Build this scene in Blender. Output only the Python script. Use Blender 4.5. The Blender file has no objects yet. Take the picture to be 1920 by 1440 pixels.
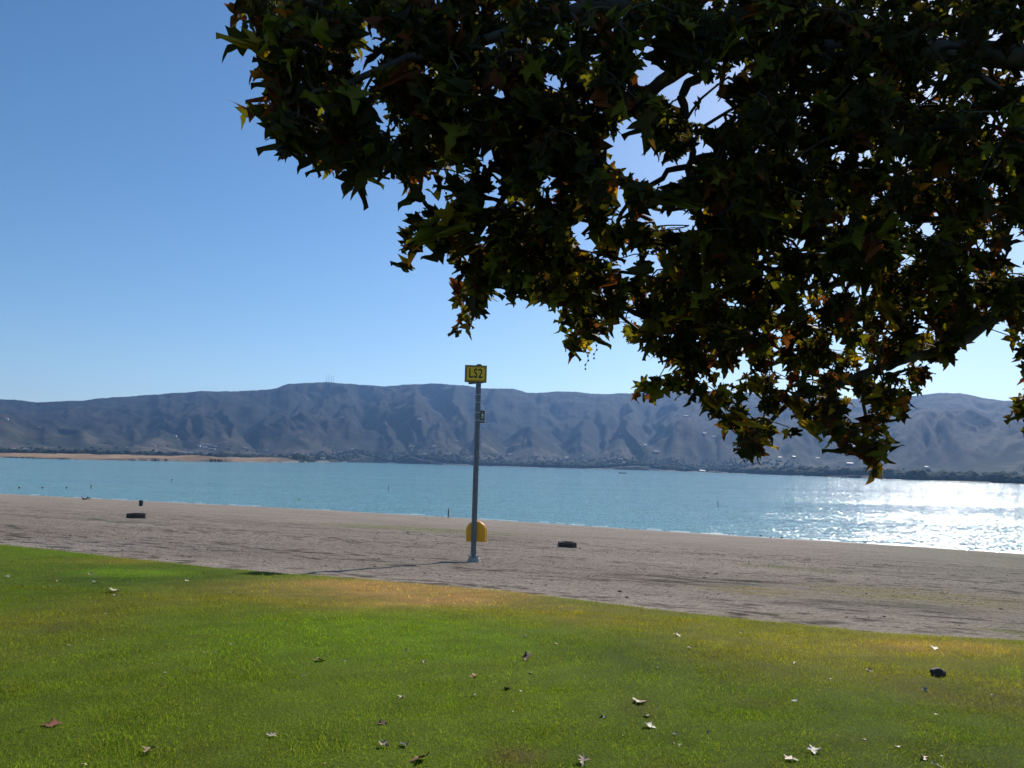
import bpy, bmesh, math, random
import numpy as np
from mathutils import Vector, Matrix, Euler, noise
random.seed(7); rng = np.random.default_rng(7)
sc = bpy.context.scene
C = sc.collection
# ------------------------------------------------------------------ camera, sky, sun, exposure
F = 1507.0; PITCH = math.atan((869-720)/F); ROLL = math.radians(1.5)
cd = bpy.data.cameras.new('camera'); cam = bpy.data.objects.new('camera', cd); C.objects.link(cam)
cd.sensor_width = 36; cd.lens = F/1920*36; cd.clip_start = 0.1; cd.clip_end = 40000
cam.matrix_world = Matrix.Rotation(math.pi/2+PITCH, 4, 'X') @ Matrix.Rotation(ROLL, 4, 'Z')
sc.camera = cam
SUN_AZ, SUN_EL = 28.5, 31.8
SUN_STRENGTH, SKY_STRENGTH = 4.9, 0.094
w = bpy.data.worlds.new('World'); sc.world = w; w.use_nodes = True
wn = w.node_tree; wn.nodes.clear()
so = wn.nodes.new('ShaderNodeOutputWorld'); bg = wn.nodes.new('ShaderNodeBackground'); sk = wn.nodes.new('ShaderNodeTexSky')
sk.sky_type = 'NISHITA'; sk.sun_disc = False; sk.sun_elevation = math.radians(SUN_EL); sk.sun_rotation = math.radians(SUN_AZ)
sk.altitude = 400; sk.air_density = 1.0; sk.dust_density = 0.45; sk.ozone_density = 3.4
bg.inputs[1].default_value = SKY_STRENGTH
hs = wn.nodes.new('ShaderNodeHueSaturation'); hs.inputs['Saturation'].default_value = 1.18; wn.links.new(sk.outputs[0], hs.inputs['Color']); wn.links.new(hs.outputs[0], bg.inputs[0]); wn.links.new(bg.outputs[0], so.inputs[0])
sl = bpy.data.lights.new('sun', 'SUN'); sl.energy = SUN_STRENGTH; sl.angle = math.radians(0.5); sl.color = (1.0, 0.94, 0.86)
sun = bpy.data.objects.new('sun', sl); C.objects.link(sun)
a, e = math.radians(SUN_AZ), math.radians(SUN_EL)
SUND = Vector((math.sin(a)*math.cos(e), math.cos(a)*math.cos(e), math.sin(e)))
sun.rotation_euler = SUND.to_track_quat('Z', 'Y').to_euler()
sc.view_settings.view_transform = 'Standard'; sc.view_settings.look = 'None'
sc.view_settings.exposure = 0.25; sc.view_settings.gamma = 1.0; sc.view_settings.use_curve_mapping = False
sc.cycles.max_bounces = 6; sc.cycles.transparent_max_bounces = 8; sc.cycles.volume_bounces = 1

# ------------------------------------------------------------------ measuring helpers
_cR, _sR = math.cos(ROLL), math.sin(ROLL); _cP, _sP = math.cos(PITCH), math.sin(PITCH)
def ray(x, y):
    u = np.asarray(x, float)-960; v = 720-np.asarray(y, float)
    u2 = u*_cR-v*_sR; v2 = u*_sR+v*_cR
    return np.stack([u2, F*_cP-v2*_sP, F*_sP+v2*_cP], -1)      # not normalised
def to_px(P):
    P = np.asarray(P, float)
    X, Y, Z = P[..., 0], P[..., 1], P[..., 2]
    fw = Y*_cP+Z*_sP; up = Z*_cP-Y*_sP
    u2 = F*X/fw; v2 = F*up/fw
    return 960+u2*_cR+v2*_sR, 720-(-u2*_sR+v2*_cR)
N2 = np.array([0.367, 0.930]); N2 /= np.linalg.norm(N2); T2 = np.array([N2[1], -N2[0]])
WATER = -9.9
PS = np.array([-80, -40, -5, 0, 5, 13.4, 18.2, 40, 60, 90, 123, 160, 240]); PZ = np.array([-.5, -.9, -1.45, -1.62, -1.83, -2.27, -2.52, -4.0, -5.45, -7.75, -9.9, -11.9, -16.])
_k = np.arange(-80, 240.1, .5); _z = np.interp(_k, PS, PZ)
_g = np.exp(-np.linspace(-2, 2, 25)**2); _g /= _g.sum(); _z = np.convolve(np.pad(_z, 12, 'edge'), _g, 'valid')
SH_T = SH_K = None
def st(X, Y): return X*N2[0]+Y*N2[1], X*T2[0]+Y*T2[1]
def warp(s, t):
    if SH_T is None: return s
    k = np.interp(t, SH_T, SH_K)
    q = np.clip((s-20)/60, 0, 1)
    return s*(1-q)+s*k*q
def gz(X, Y):
    s, t = st(np.asarray(X, float), np.asarray(Y, float))
    return np.interp(warp(s, t), _k, _z)
def hit(x, y, lift=0.0):
    d = ray(x, y); lo, hi = 1e-4, .5
    for _ in range(60):
        m = (lo+hi)/2; p = d*m
        if p[2] > gz(p[0], p[1])+lift: lo = m
        else: hi = m
    return d*(lo+hi)/2
def onwater(x, y):
    d = ray(x, y); return d*(WATER/d[2])
shp = [(-300, 914), (0, 926), (300, 941), (600, 956), (841, 970), (1120, 988), (1400, 1006), (1560, 1015), (1760, 1028), (1920, 1039), (2300, 1068)]
_s, _t = zip(*[st(*onwater(*p)[:2]) for p in shp])
SH_T = np.array(_t); SH_K = 123/np.array(_s); _o = np.argsort(SH_T); SH_T, SH_K = SH_T[_o], SH_K[_o]
edp = [(-300, 990), (0, 1019), (225, 1043), (450, 1067), (640, 1081), (960, 1107), (1300, 1148), (1640, 1184), (1920, 1200), (2200, 1225)]
_e = [st(*hit(*p, .04)[:2]) for p in edp]; ED_T = np.array([q[1] for q in _e]); ED_S = np.array([q[0] for q in _e])
_o = np.argsort(ED_T); ED_T, ED_S = ED_T[_o], ED_S[_o]
def vnoise(x, y, sd=0, oct=3):                           # tiled value noise, vectorised
    x = np.asarray(x, float); y = np.asarray(y, float); out = 0*x; amp = 1.; tot = 0
    for o in range(oct):
        xi = np.floor(x).astype(np.int64); yi = np.floor(y).astype(np.int64); fx = x-xi; fy = y-yi
        fx = fx*fx*(3-2*fx); fy = fy*fy*(3-2*fy)
        def h(i, j):
            n = (i*374761393+j*668265263+(sd+o)*1274126177) & 0xffffffff
            n = ((n ^ (n >> 13))*1274126177) & 0xffffffff
            return ((n ^ (n >> 16)) & 0xffff)/65535.
        v = (h(xi, yi)*(1-fx)+h(xi+1, yi)*fx)*(1-fy)+(h(xi, yi+1)*(1-fx)+h(xi+1, yi+1)*fx)*fy
        out = out+amp*v; tot += amp; amp *= .5; x = x*2.03+11.3; y = y*2.03+5.7
    return out/tot
def edge_s(t): return np.interp(t, ED_T, ED_S)+.16*(vnoise(t*1.3, t*0, 3)-.5)+.10*(vnoise(t*9, t*0, 4)-.5)

# ------------------------------------------------------------------ materials
def mat(name):
    m = bpy.data.materials.new(name); m.use_nodes = True; nt = m.node_tree
    return m, nt, nt.nodes['Principled BSDF'], nt.nodes['Material Output']
def N(nt, t, **k):
    n = nt.nodes.new(t)
    for a_, v in k.items(): setattr(n, a_, v)
    return n
def ramp(nt, fac, stops):
    r = N(nt, 'ShaderNodeValToRGB'); el = r.color_ramp.elements
    while len(el) < len(stops): el.new(.5)
    for i, (p, c) in enumerate(stops): el[i].position = p; el[i].color = (*c, 1)
    nt.links.new(fac, r.inputs[0]); return r.outputs[0]
def noisetex(nt, scale, detail=4, vec=None, rough=.55):
    n = N(nt, 'ShaderNodeTexNoise'); n.inputs['Scale'].default_value = scale; n.inputs['Detail'].default_value = detail; n.inputs['Roughness'].default_value = rough
    if vec is not None: nt.links.new(vec, n.inputs['Vector'])
    return n.outputs['Fac']
def bump(nt, b, h, strength, dist):
    n = N(nt, 'ShaderNodeBump'); n.inputs['Strength'].default_value = strength; n.inputs['Distance'].default_value = dist
    nt.links.new(h, n.inputs['Height']); nt.links.new(n.outputs[0], b.inputs['Normal']); return n
def mixc(nt, fac, a_, b_, mode='MIX'):
    m = N(nt, 'ShaderNodeMix', data_type='RGBA', blend_type=mode)
    for s_, v in ((m.inputs[0], fac), (m.inputs[6], a_), (m.inputs[7], b_)):
        if hasattr(v, 'is_linked') or hasattr(v, 'links'): nt.links.new(v, s_)
        elif isinstance(v, tuple): s_.default_value = (*v, 1)
        else: s_.default_value = v
    return m.outputs[2]
def simple(name, col, rough=.6, metal=0., var=.15, scale=8., bmp=.0):
    m, nt, b, o = mat(name); tc = N(nt, 'ShaderNodeTexCoord')
    f = noisetex(nt, scale, 4, tc.outputs['Object'])
    c = ramp(nt, f, [(.3, tuple(v*(1-var) for v in col)), (.7, tuple(min(1, v*(1+var)) for v in col))])
    nt.links.new(c, b.inputs['Base Color']); b.inputs['Roughness'].default_value = rough; b.inputs['Metallic'].default_value = metal
    if bmp: bump(nt, b, f, bmp, .02)
    return m
def attr_mat(name, rough=.8, trans=0., spec=.3, grain=None, tcol=None):
    m, nt, b, o = mat(name); at = N(nt, 'ShaderNodeAttribute', attribute_name='Col'); col = at.outputs['Color']
    tc = N(nt, 'ShaderNodeTexCoord')
    if grain:
        sc_, lo, hi = grain
        f = noisetex(nt, sc_, 5, tc.outputs['Object']); g = ramp(nt, f, [(.3, (lo,)*3), (.7, (hi,)*3)])
        col = mixc(nt, 1., col, g, 'MULTIPLY')
    nt.links.new(col, b.inputs['Base Color']); b.inputs['Roughness'].default_value = rough; b.inputs['Specular IOR Level'].default_value = spec
    if trans:
        t = N(nt, 'ShaderNodeBsdfTranslucent'); ms = N(nt, 'ShaderNodeMixShader'); ms.inputs[0].default_value = trans
        tcx = mixc(nt, 1., col, tcol or (1.5, 1.5, .8), 'MULTIPLY')
        nt.links.new(tcx, t.inputs[0]); nt.links.new(b.outputs[0], ms.inputs[1]); nt.links.new(t.outputs[0], ms.inputs[2]); nt.links.new(ms.outputs[0], o.inputs[0])
    return m, nt, b, tc

# ------------------------------------------------------------------ object helpers
def tag(o, label=None, cat=None, group=None, kind=None):
    for k, v in (('label', label), ('category', cat), ('group', group), ('kind', kind)):
        if v: o[k] = v
    return o
def link(name, me, m=None, parent=None, loc=None):
    o = bpy.data.objects.new(name, me); C.objects.link(o)
    if m is not None and me is not None and not me.materials:
        for mm in (m if isinstance(m, (list, tuple)) else [m]): me.materials.append(mm)
    if parent is not None: o.parent = parent
    if loc is not None: o.location = loc
    return o
def empty(name, loc, rz=0.):
    o = bpy.data.objects.new(name, None); C.objects.link(o); o.location = loc; o.rotation_euler = (0, 0, rz); o.empty_display_size = .1; return o
def np_mesh(name, V, Fc, cols=None, smooth=False):
    """V (n,3); Fc (m,k) equal sized faces; cols (n,3)"""
    me = bpy.data.meshes.new(name); V = np.ascontiguousarray(V, np.float32); Fc = np.ascontiguousarray(Fc, np.int32)
    k = Fc.shape[1]; me.vertices.add(len(V)); me.vertices.foreach_set('co', V.ravel())
    me.loops.add(Fc.size); me.loops.foreach_set('vertex_index', Fc.ravel()); me.polygons.add(len(Fc))
    me.polygons.foreach_set('loop_start', np.arange(0, Fc.size, k, dtype=np.int32)); me.update(calc_edges=True)
    if smooth: me.polygons.foreach_set('use_smooth', np.ones(len(Fc), bool))
    if cols is not None:
        ca = me.color_attributes.new('Col', 'FLOAT_COLOR', 'POINT'); c4 = np.ones((len(V), 4), np.float32); c4[:, :3] = cols; ca.data.foreach_set('color', c4.ravel())
    return me
def grid_faces(nu, nv):
    i = np.arange((nu-1)*(nv-1)); a_ = i//(nv-1)*nv+i % (nv-1)
    return np.stack([a_, a_+1, a_+nv+1, a_+nv], -1)
def bm_mesh(name, bm, smooth=False):
    me = bpy.data.meshes.new(name); bm.normal_update(); bm.to_mesh(me); bm.free()
    if smooth:
        for p in me.polygons: p.use_smooth = True
    return me
def bbox(bm, c, s, bev=0., rot=None, taper=1.):
    M = Matrix.Translation(c) @ (rot.to_4x4() if rot else Matrix()) @ Matrix.Diagonal((*s, 1))
    r = bmesh.ops.create_cube(bm, size=1, matrix=M)
    if bev: bmesh.ops.bevel(bm, geom=list({e_ for v in r['verts'] for e_ in v.link_edges}), offset=bev, segments=2, affect='EDGES')
    return r
def tube(bm, pts, rads, n=6, cap=True):
    pts = [Vector(p) for p in pts]; rings = []; up = Vector((.31, .17, .93)).normalized()
    for i, p in enumerate(pts):
        d = (pts[min(i+1, len(pts)-1)]-pts[max(i-1, 0)])
        if d.length < 1e-9: d = Vector((0, 0, 1))
        d.normalize(); u = d.cross(up)
        if u.length < 1e-3: u = d.cross(Vector((1, 0, 0)))
        u.normalize(); v = d.cross(u)
        rings.append([bm.verts.new(p+(u*math.cos(2*math.pi*k/n)+v*math.sin(2*math.pi*k/n))*rads[i]) for k in range(n)])
    for r0, r1 in zip(rings, rings[1:]):
        for k in range(n): bm.faces.new((r0[k], r0[(k+1) % n], r1[(k+1) % n], r1[k]))
    if cap:
        bm.faces.new(rings[0][::-1]); bm.faces.new(rings[-1])

# ------------------------------------------------------------------ lawn and sand colouring (patches lie where the ground's tone changes, darker green at lower right)
def patch(x0, x1, y0, y1, lift=.04):
    xm, ym = (x0+x1)/2, (y0+y1)/2
    tl = st(*hit(x0, ym, lift)[:2]); tr = st(*hit(x1, ym, lift)[:2]); a0 = st(*hit(xm, y0, lift)[:2]); a1 = st(*hit(xm, y1, lift)[:2])
    c = st(*hit(xm, ym, lift)[:2])
    dirv = np.array(tr)-np.array(tl); L = np.linalg.norm(dirv)/2; W = np.linalg.norm(np.array(a0)-np.array(a1))/2
    return c, dirv/np.linalg.norm(dirv), L, W
GREEN = np.array([.138, .195, .018]); DGREEN = np.array([.065, .125, .012]); BGREEN = np.array([.165, .28, .012]); OLIVE = np.array([.235, .215, .032]); TAN = np.array([.50, .30, .10]); BROWN = np.array([.13, .095, .045])
lawn_p = [(patch(0, 420, 1058, 1118), DGREEN, .8), (patch(130, 360, 1066, 1082), BGREEN, .8), (patch(-100, 300, 1020, 1052), BGREEN*.8, .7),
          (patch(430, 1060, 1150, 1240), BGREEN, .7), (patch(560, 1010, 1118, 1172), BGREEN*.8+OLIVE*.2, .5), (patch(-60, 260, 1125, 1215), OLIVE*.8, .55),
          (patch(1080, 1480, 1195, 1260), DGREEN, .7), (patch(960, 1500, 1128, 1178), OLIVE, .95), (patch(1350, 2050, 1185, 1262), OLIVE*1.15, 1.),
          (patch(1550, 2100, 1240, 1300), OLIVE*.85, .7), (patch(1640, 1900, 1204, 1226), TAN, .6), (patch(470, 1000, 1088, 1134), TAN, 1.), (patch(200, 700, 1095, 1140), OLIVE, .5), (patch(120, 330, 1046, 1058), OLIVE, .8),
          (patch(1160, 1245, 1310, 1350), BROWN*1.3, .6), (patch(1720, 1930, 1285, 1335), BROWN, .55), (patch(920, 1020, 1405, 1440), BROWN*1.3, .6), (patch(1480, 1950, 1385, 1470), BROWN, .45),
          (patch(1180, 2000, 1300, 1480), DGREEN*1.1, .45), (patch(700, 1150, 1280, 1345), BGREEN*.8, .35), (patch(-100, 380, 1230, 1440), GREEN*.85+BGREEN*.1, .6), (patch(80, 140, 1170, 1190), BROWN, .5), (patch(1850, 2000, 1255, 1275), BGREEN*.8, .7), (patch(1650, 1800, 1345, 1385), GREEN, .6)]
def lawn_col(X, Y):
    s, t = st(X, Y); wob = (vnoise(X*.9, Y*.9, 11)-.5)
    c = np.broadcast_to(GREEN, X.shape+(3,)).copy()
    big = vnoise(X*.35, Y*.35, 21); c = c*(1+.5*(big[..., None]-.5))
    for (cc, dv, L, W), col, k in lawn_p:
        ds, dt = s-cc[0], t-cc[1]; u = (ds*dv[0]+dt*dv[1])/L; v = (-ds*dv[1]+dt*dv[0])/W
        g = np.exp(-((u*u+v*v)**1.5)*.8)*k; g = np.clip(g*(1+1.6*wob), 0, 1)[..., None]
        c = c*(1-g)+col*g
    m = vnoise(X*5, Y*5, 31)[..., None]; c = c*(.72+.56*m)
    dry = np.clip((vnoise(X*2.2, Y*2.2, 41)-.55)*3, 0, 1)[..., None]*.35
    c = c*(1-dry)+OLIVE*.8*dry
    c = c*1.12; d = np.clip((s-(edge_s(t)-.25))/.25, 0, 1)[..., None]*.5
    return c*(1-d)+np.array([.11, .13, .03])*d

SAND = np.array([.355, .298, .242])
sand_p = [(patch(730, 850, 988, 996, 0), np.array([.24, .25, .10]), .75), (patch(1340, 1470, 1100, 1113, 0), np.array([.36, .29, .12]), .8), (patch(1600, 1860, 1104, 1128, 0), np.array([.32, .27, .12]), .7),
          (patch(1450, 1530, 1061, 1070, 0), np.array([.24, .24, .11]), .6), (patch(1860, 1990, 1180, 1200, 0), np.array([.25, .25, .10]), .6), (patch(1380, 1520, 1150, 1172, 0), np.array([.24, .21, .11]), .5),
          (patch(1215, 1450, 1086, 1095, 0), np.array([.045, .036, .022]), .85), (patch(1150, 1290, 1078, 1086, 0), np.array([.07, .055, .035]), .75), (patch(1640, 1800, 1132, 1150, 0), np.array([.07, .062, .045]), .5), (patch(1490, 1640, 1124, 1136, 0), np.array([.10, .085, .055]), .4),
          (patch(150, 290, 972, 980, 0), np.array([.25, .23, .17]), .5), (patch(240, 300, 978, 992, 0), np.array([.50, .45, .38]), .4), (patch(-60, 500, 1012, 1030, 0), np.array([.42, .38, .34]), .3)]
def sand_col(X, Y):
    s, t = st(X, Y); c = np.broadcast_to(SAND, X.shape+(3,)).copy()
    r = np.clip((t+2)/16, 0, 1)[..., None]; c = c*(1-r)+np.array([.255, .235, .170])*r
    c = c*(.82+.36*vnoise(X*.25, Y*.25, 51)[..., None])
    wob = (vnoise(s*4, t*1.2, 12, 5)-.5)*1.9
    for (cc, dv, L, W), col, k in sand_p:
        ds, dt = s-cc[0], t-cc[1]; u = (ds*dv[0]+dt*dv[1])/L; v = (-ds*dv[1]+dt*dv[0])/W
        g = np.exp(-((u*u+v*v)**1.3)*.8)*k; g = np.clip(g*(1+2.2*wob), 0, 1)[..., None]; c = c*(1-g)+col*g
    band = vnoise(s*.9, t*.12, 61)[..., None]; c = c*(.86+.28*band)
    deb = np.clip((vnoise(s*5, t*2.2, 71, 4)-.56)*9, 0, 1)*np.clip((vnoise(s*.45, t*.13, 72)-.36)*5, 0, 1)*np.clip((70-s)/30, .15, 1)
    c = c*(1-.72*deb[..., None]); ed = np.exp(-np.clip(s-edge_s(t), 0, None)/.9)[..., None]; c = c*(1+.28*ed)
    zz = gz(X, Y); wet = np.clip((WATER+.14-zz)/.12, 0, 1)[..., None]*(zz > -12)[..., None]
    pale = np.exp(-((zz-(WATER+.42))/.12)**2)[..., None]*.25; c = c*(1+pale)
    return c*(1-.45*wet)
def sand_dz(s, t):
    near = np.clip((75-s)/40, .25, 1)
    h = .05*(vnoise(s*2.2, t*1.3, 81, 4)-.5)+.06*(vnoise(s*.9, t*.25, 82, 3)-.5)+.03*np.abs(vnoise(s*5, t*2.2, 83, 2)-.5)
    return h*near*.9

def nonuni(segs):
    out = []
    for a_, b_, d in segs: out.append(np.arange(a_, b_, d))
    out.append([segs[-1][1]]); return np.concatenate(out)
ss = nonuni([(-45, 8, 3), (8, 12, .5), (12, 30, .075), (30, 50, .15), (50, 80, .35), (80, 128, .8), (128, 190, 6)])
tt = nonuni([(-700, -200, 20), (-200, -60, 1.5), (-60, -26, .35), (-26, 14, .11), (14, 30, .25), (30, 80, 1.2), (80, 700, 20)])
S, T = np.meshgrid(ss, tt, indexing='ij'); X = S*N2[0]+T*T2[0]; Y = S*N2[1]+T*T2[1]
Z = gz(X, Y)+np.where(S > 11, sand_dz(S, T), 0)*np.clip((125-S)/8, 0.08, 1)
for (x_, y_, rr) in ((256, 969, 2.2), (1063, 1022, 1.4)):           # sand banked behind each ring
    q = hit(x_, y_, 0); Z += .05*np.exp(-((X-q[0])**2+(Y-q[1])**2)/rr**2)
sand_m, nt, b, tc = attr_mat('beach_sand', .95, spec=.1)
mp = N(nt, 'ShaderNodeMapping'); mp.inputs['Rotation'].default_value = (0, 0, math.atan2(T2[1], T2[0])*-1); mp.inputs['Scale'].default_value = (.45, 1, 1)
nt.links.new(tc.outputs['Object'], mp.inputs[0])
f1 = noisetex(nt, 3.5, 6, mp.outputs[0], .7); f2 = noisetex(nt, 26, 4, mp.outputs[0], .7)
ad = N(nt, 'ShaderNodeMath', operation='MULTIPLY_ADD'); ad.inputs[1].default_value = .35; nt.links.new(f2, ad.inputs[0]); nt.links.new(f1, ad.inputs[2])
bump(nt, b, ad.outputs[0], 1., .34)
at_ = [n for n in nt.nodes if n.type == 'ATTRIBUTE'][0]
g2 = ramp(nt, f2, [(.37, (.30, .28, .26)), (.48, (1, 1, 1)), (.72, (1.22, 1.20, 1.18))])
nt.links.new(mixc(nt, 1., at_.outputs['Color'], g2, 'MULTIPLY'), b.inputs['Base Color'])
beach = link('beach', np_mesh('beach', np.stack([X, Y, Z], -1).reshape(-1, 3), grid_faces(len(ss), len(tt)), sand_col(X, Y).reshape(-1, 3), True), sand_m)
tag(beach, 'bare grey brown sandy beach sloping down to the lake', kind='structure')

# lawn sheet
tl = nonuni([(-120, -25, 1.), (-25, 14, .12), (14, 60, 1.)]); un = np.linspace(0, 1, 170)**.7
U, TL = np.meshgrid(un, tl, indexing='ij'); E = edge_s(TL); SL = -40+(E+40)*U
XL = SL*N2[0]+TL*T2[0]; YL = SL*N2[1]+TL*T2[1]
thick = .05*np.clip((E-SL)/.25, 0, 1)**.5
ZL = gz(XL, YL)+thick+.012*(vnoise(XL*2.5, YL*2.5, 91)-.5)*2*np.clip((E-SL)/.3, 0, 1)
ZL[-1] -= .08
lawn_m, nt, b, tc = attr_mat('lawn_turf', .95, spec=.05, grain=(55, .55, 1.25))
bump(nt, b, noisetex(nt, 45, 5, tc.outputs['Object'], .7), 1., .03)
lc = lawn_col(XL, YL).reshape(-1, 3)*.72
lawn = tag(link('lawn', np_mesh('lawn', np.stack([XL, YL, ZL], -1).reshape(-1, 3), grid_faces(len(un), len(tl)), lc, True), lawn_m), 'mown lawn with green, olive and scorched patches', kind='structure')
def lz(X, Y):
    s, t = st(X, Y); return gz(X, Y)+.05*np.clip((edge_s(t)-s)/.25, 0, 1)**.5

# grass blades (uncountable): one mesh
def blades(n, y0, y1, hgt, wid):
    y = np.sqrt(rng.uniform(y0**2, y1**2, n)); x = rng.uniform(-1, 1, n)*(y*.72+1.2)
    s, t = st(x, y); k = s < edge_s(t)-.01*rng.exponential(1, n)+.03; x, y = x[k], y[k]
    dens = vnoise(x*3.1, y*3.1, 35); k = rng.random(len(x)) < .45+.9*dens; x, y = x[k], y[k]; n = len(x)
    z = lz(x, y)-.006; h = hgt*rng.lognormal(0, .35, n)*(.7+.7*vnoise(x*2.7, y*2.7, 37)); az = rng.uniform(0, 2*np.pi, n); ln = rng.uniform(.1, 1.1, n)*h
    wz = rng.uniform(0, 2*np.pi, n); wd = wid*rng.uniform(.6, 1.4, n)
    P = np.stack([x, y, z], -1); W_ = np.stack([np.cos(wz), np.sin(wz), 0*wz], -1)*wd[:, None]/2
    L_ = np.stack([np.cos(az)*ln, np.sin(az)*ln, h], -1)
    V = np.stack([P-W_, P+W_, P+L_], 1).reshape(-1, 3); Fc = np.arange(3*n).reshape(-1, 3)
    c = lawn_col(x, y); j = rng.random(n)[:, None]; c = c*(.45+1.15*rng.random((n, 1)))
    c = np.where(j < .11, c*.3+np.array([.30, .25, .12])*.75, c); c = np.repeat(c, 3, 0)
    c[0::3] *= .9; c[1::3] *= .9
    return V, Fc, c
bl = [blades(260000, 3.0, 7.0, .019, .0040), blades(220000, 7.0, 12., .021, .0055), blades(130000, 12., 24., .024, .009)]
off = 0; Vs, Fs, Cs = [], [], []
for V, Fc, c in bl: Vs.append(V); Fs.append(Fc+off); Cs.append(c); off += len(V)
grass_m, *_ = attr_mat('grass_blade', .85, trans=.45, spec=.06, tcol=(1.6, 1.6, .5))
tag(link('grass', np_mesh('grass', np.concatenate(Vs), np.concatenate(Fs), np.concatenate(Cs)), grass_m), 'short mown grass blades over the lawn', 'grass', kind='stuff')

# ------------------------------------------------------------------ lake
wm, nt, b, o = mat('lake_water'); tc = N(nt, 'ShaderNodeTexCoord')
b.inputs['Roughness'].default_value = .10; b.inputs['IOR'].default_value = 1.33
mp = N(nt, 'ShaderNodeMapping'); mp.inputs['Rotation'].default_value = (0, 0, math.radians(20)); mp.inputs['Scale'].default_value = (.6, 1.15, 1); nt.links.new(tc.outputs['Object'], mp.inputs[0])
big = noisetex(nt, .012, 3, mp.outputs[0]); 
mpb = N(nt, 'ShaderNodeMapping'); mpb.inputs['Scale'].default_value = (.12, 1., 1); mpb.inputs['Rotation'].default_value = (0, 0, math.radians(14)); nt.links.new(tc.outputs['Object'], mpb.inputs[0])
streak = noisetex(nt, .03, 4, mpb.outputs[0])
nt.links.new(ramp(nt, streak, [(.35, (.15, .335, .325)), (.65, (.185, .395, .37))]), b.inputs['Base Color'])
def nvec(scale, k, det=2):
    n = N(nt, 'ShaderNodeTexNoise'); n.inputs['Scale'].default_value = scale; n.inputs['Detail'].default_value = det; nt.links.new(mp.outputs[0], n.inputs['Vector'])
    m1 = N(nt, 'ShaderNodeVectorMath', operation='SUBTRACT'); m1.inputs[1].default_value = (.5, .5, .5); nt.links.new(n.outputs['Color'], m1.inputs[0])
    m2 = N(nt, 'ShaderNodeVectorMath', operation='MULTIPLY'); m2.inputs[1].default_value = (k, k, 0); nt.links.new(m1.outputs[0], m2.inputs[0]); return m2.outputs[0]
va = N(nt, 'ShaderNodeVectorMath', operation='ADD'); nt.links.new(nvec(.5, .35), va.inputs[0])
kk = N(nt, 'ShaderNodeMapRange'); kk.inputs['From Min'].default_value = .38; kk.inputs['From Max'].default_value = .60; kk.inputs['To Min'].default_value = .72; kk.inputs['To Max'].default_value = 1.06; nt.links.new(streak, kk.inputs['Value'])
vs_ = N(nt, 'ShaderNodeVectorMath', operation='SCALE'); nt.links.new(nvec(3.6, 1.5), vs_.inputs[0]); nt.links.new(kk.outputs[0], vs_.inputs['Scale']); nt.links.new(vs_.outputs[0], va.inputs[1])
vb = N(nt, 'ShaderNodeVectorMath', operation='ADD'); nt.links.new(va.outputs[0], vb.inputs[0]); vb.inputs[1].default_value = (0, 0, 1)
vn = N(nt, 'ShaderNodeVectorMath', operation='NORMALIZE'); nt.links.new(vb.outputs[0], vn.inputs[0]); nt.links.new(vn.outputs[0], b.inputs['Normal'])
V = np.array([[-9000, -2500, WATER], [9000, -2500, WATER], [9000, 7000, WATER], [-9000, 7000, WATER]])
# the lake starts offshore of the beach so nothing lies under the bank far behind
s0 = 112
ts = np.concatenate([np.linspace(-6000, 6000, 61)]); rows = [s0, 150, 400, 1000, 2500, 5000]
Wv = np.array([[s_*N2[0]+t_*T2[0], s_*N2[1]+t_*T2[1], WATER] for s_ in rows for t_ in ts])
tag(link('lake', np_mesh('lake', Wv, grid_faces(len(rows), len(ts))[:, ::-1]), wm), 'wide teal lake with sun glitter on the right', kind='structure')
# foam lapping the shore: broken thin ridges
bm = bmesh.new()
tsh = np.arange(-250, 120, .6)
for rowi, (offs, thr) in enumerate(((.05, .30), (1.5, .62), (3.2, .7))):
    prev = None
    for t_ in tsh:
        sS = 123/np.interp(t_, SH_T, SH_K)+offs+.5*(float(vnoise(t_*.25, 0., 5+rowi))-.5)
        on = vnoise(t_*.35, rowi*3., 8) > thr-.1
        wd_ = .08+.22*float(vnoise(t_*.8, 2., 9))
        ring = [bm.verts.new((q*N2[0]+t_*T2[0], q*N2[1]+t_*T2[1], WATER+zq)) for q, zq in ((sS-wd_, .004), (sS, .03), (sS+wd_, .004))] if on else None
        if prev and ring:
            for k in range(2): bm.faces.new((prev[k], ring[k], ring[k+1], prev[k+1]))
        prev = ring
foam_m = simple('foam', (.58, .62, .60), .5, var=.1)
tag(link('shore_foam', bm_mesh('shore_foam', bm, True), foam_m), 'thin white wavelets breaking along the near shore', 'foam', kind='stuff')

# ------------------------------------------------------------------ far shore and mountains
sky_pts = [(-700, 758), (-300, 748), (-100, 752), (0, 750), (30, 749), (70, 754), (110, 752), (145, 752), (195, 746), (250, 743), (320, 737), (380, 733), (430, 734), (500, 731), (520, 727), (540, 720), (585, 717), (610, 716), (640, 719), (720, 724), (765, 721), (800, 719), (830, 719), (880, 724), (900, 728), (960, 728.5), (990, 737), (1040, 734), (1080, 735), (1130, 739), (1180, 737), (1240, 733), (1320, 732), (1400, 737), (1500, 742), (1620, 748), (1700, 744), (1765, 736), (1800, 738), (1840, 745), (1880, 752), (1920, 752), (2050, 760), (2300, 745), (2700, 760)]
_d = ray([p[0] for p in sky_pts], [p[1] for p in sky_pts]); SKA = np.arctan2(_d[:, 0], _d[:, 1]); SKE = _d[:, 2]/np.hypot(_d[:, 0], _d[:, 1])
sh_pts = [(-700, 833), (-300, 846), (0, 857.5), (120, 861), (300, 864.5), (420, 866), (500, 866.5), (540, 867), (700, 867.5), (960, 875.5), (1200, 881.5), (1440, 890), (1700, 900), (1920, 907.8), (2300, 930), (2700, 955)]
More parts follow.
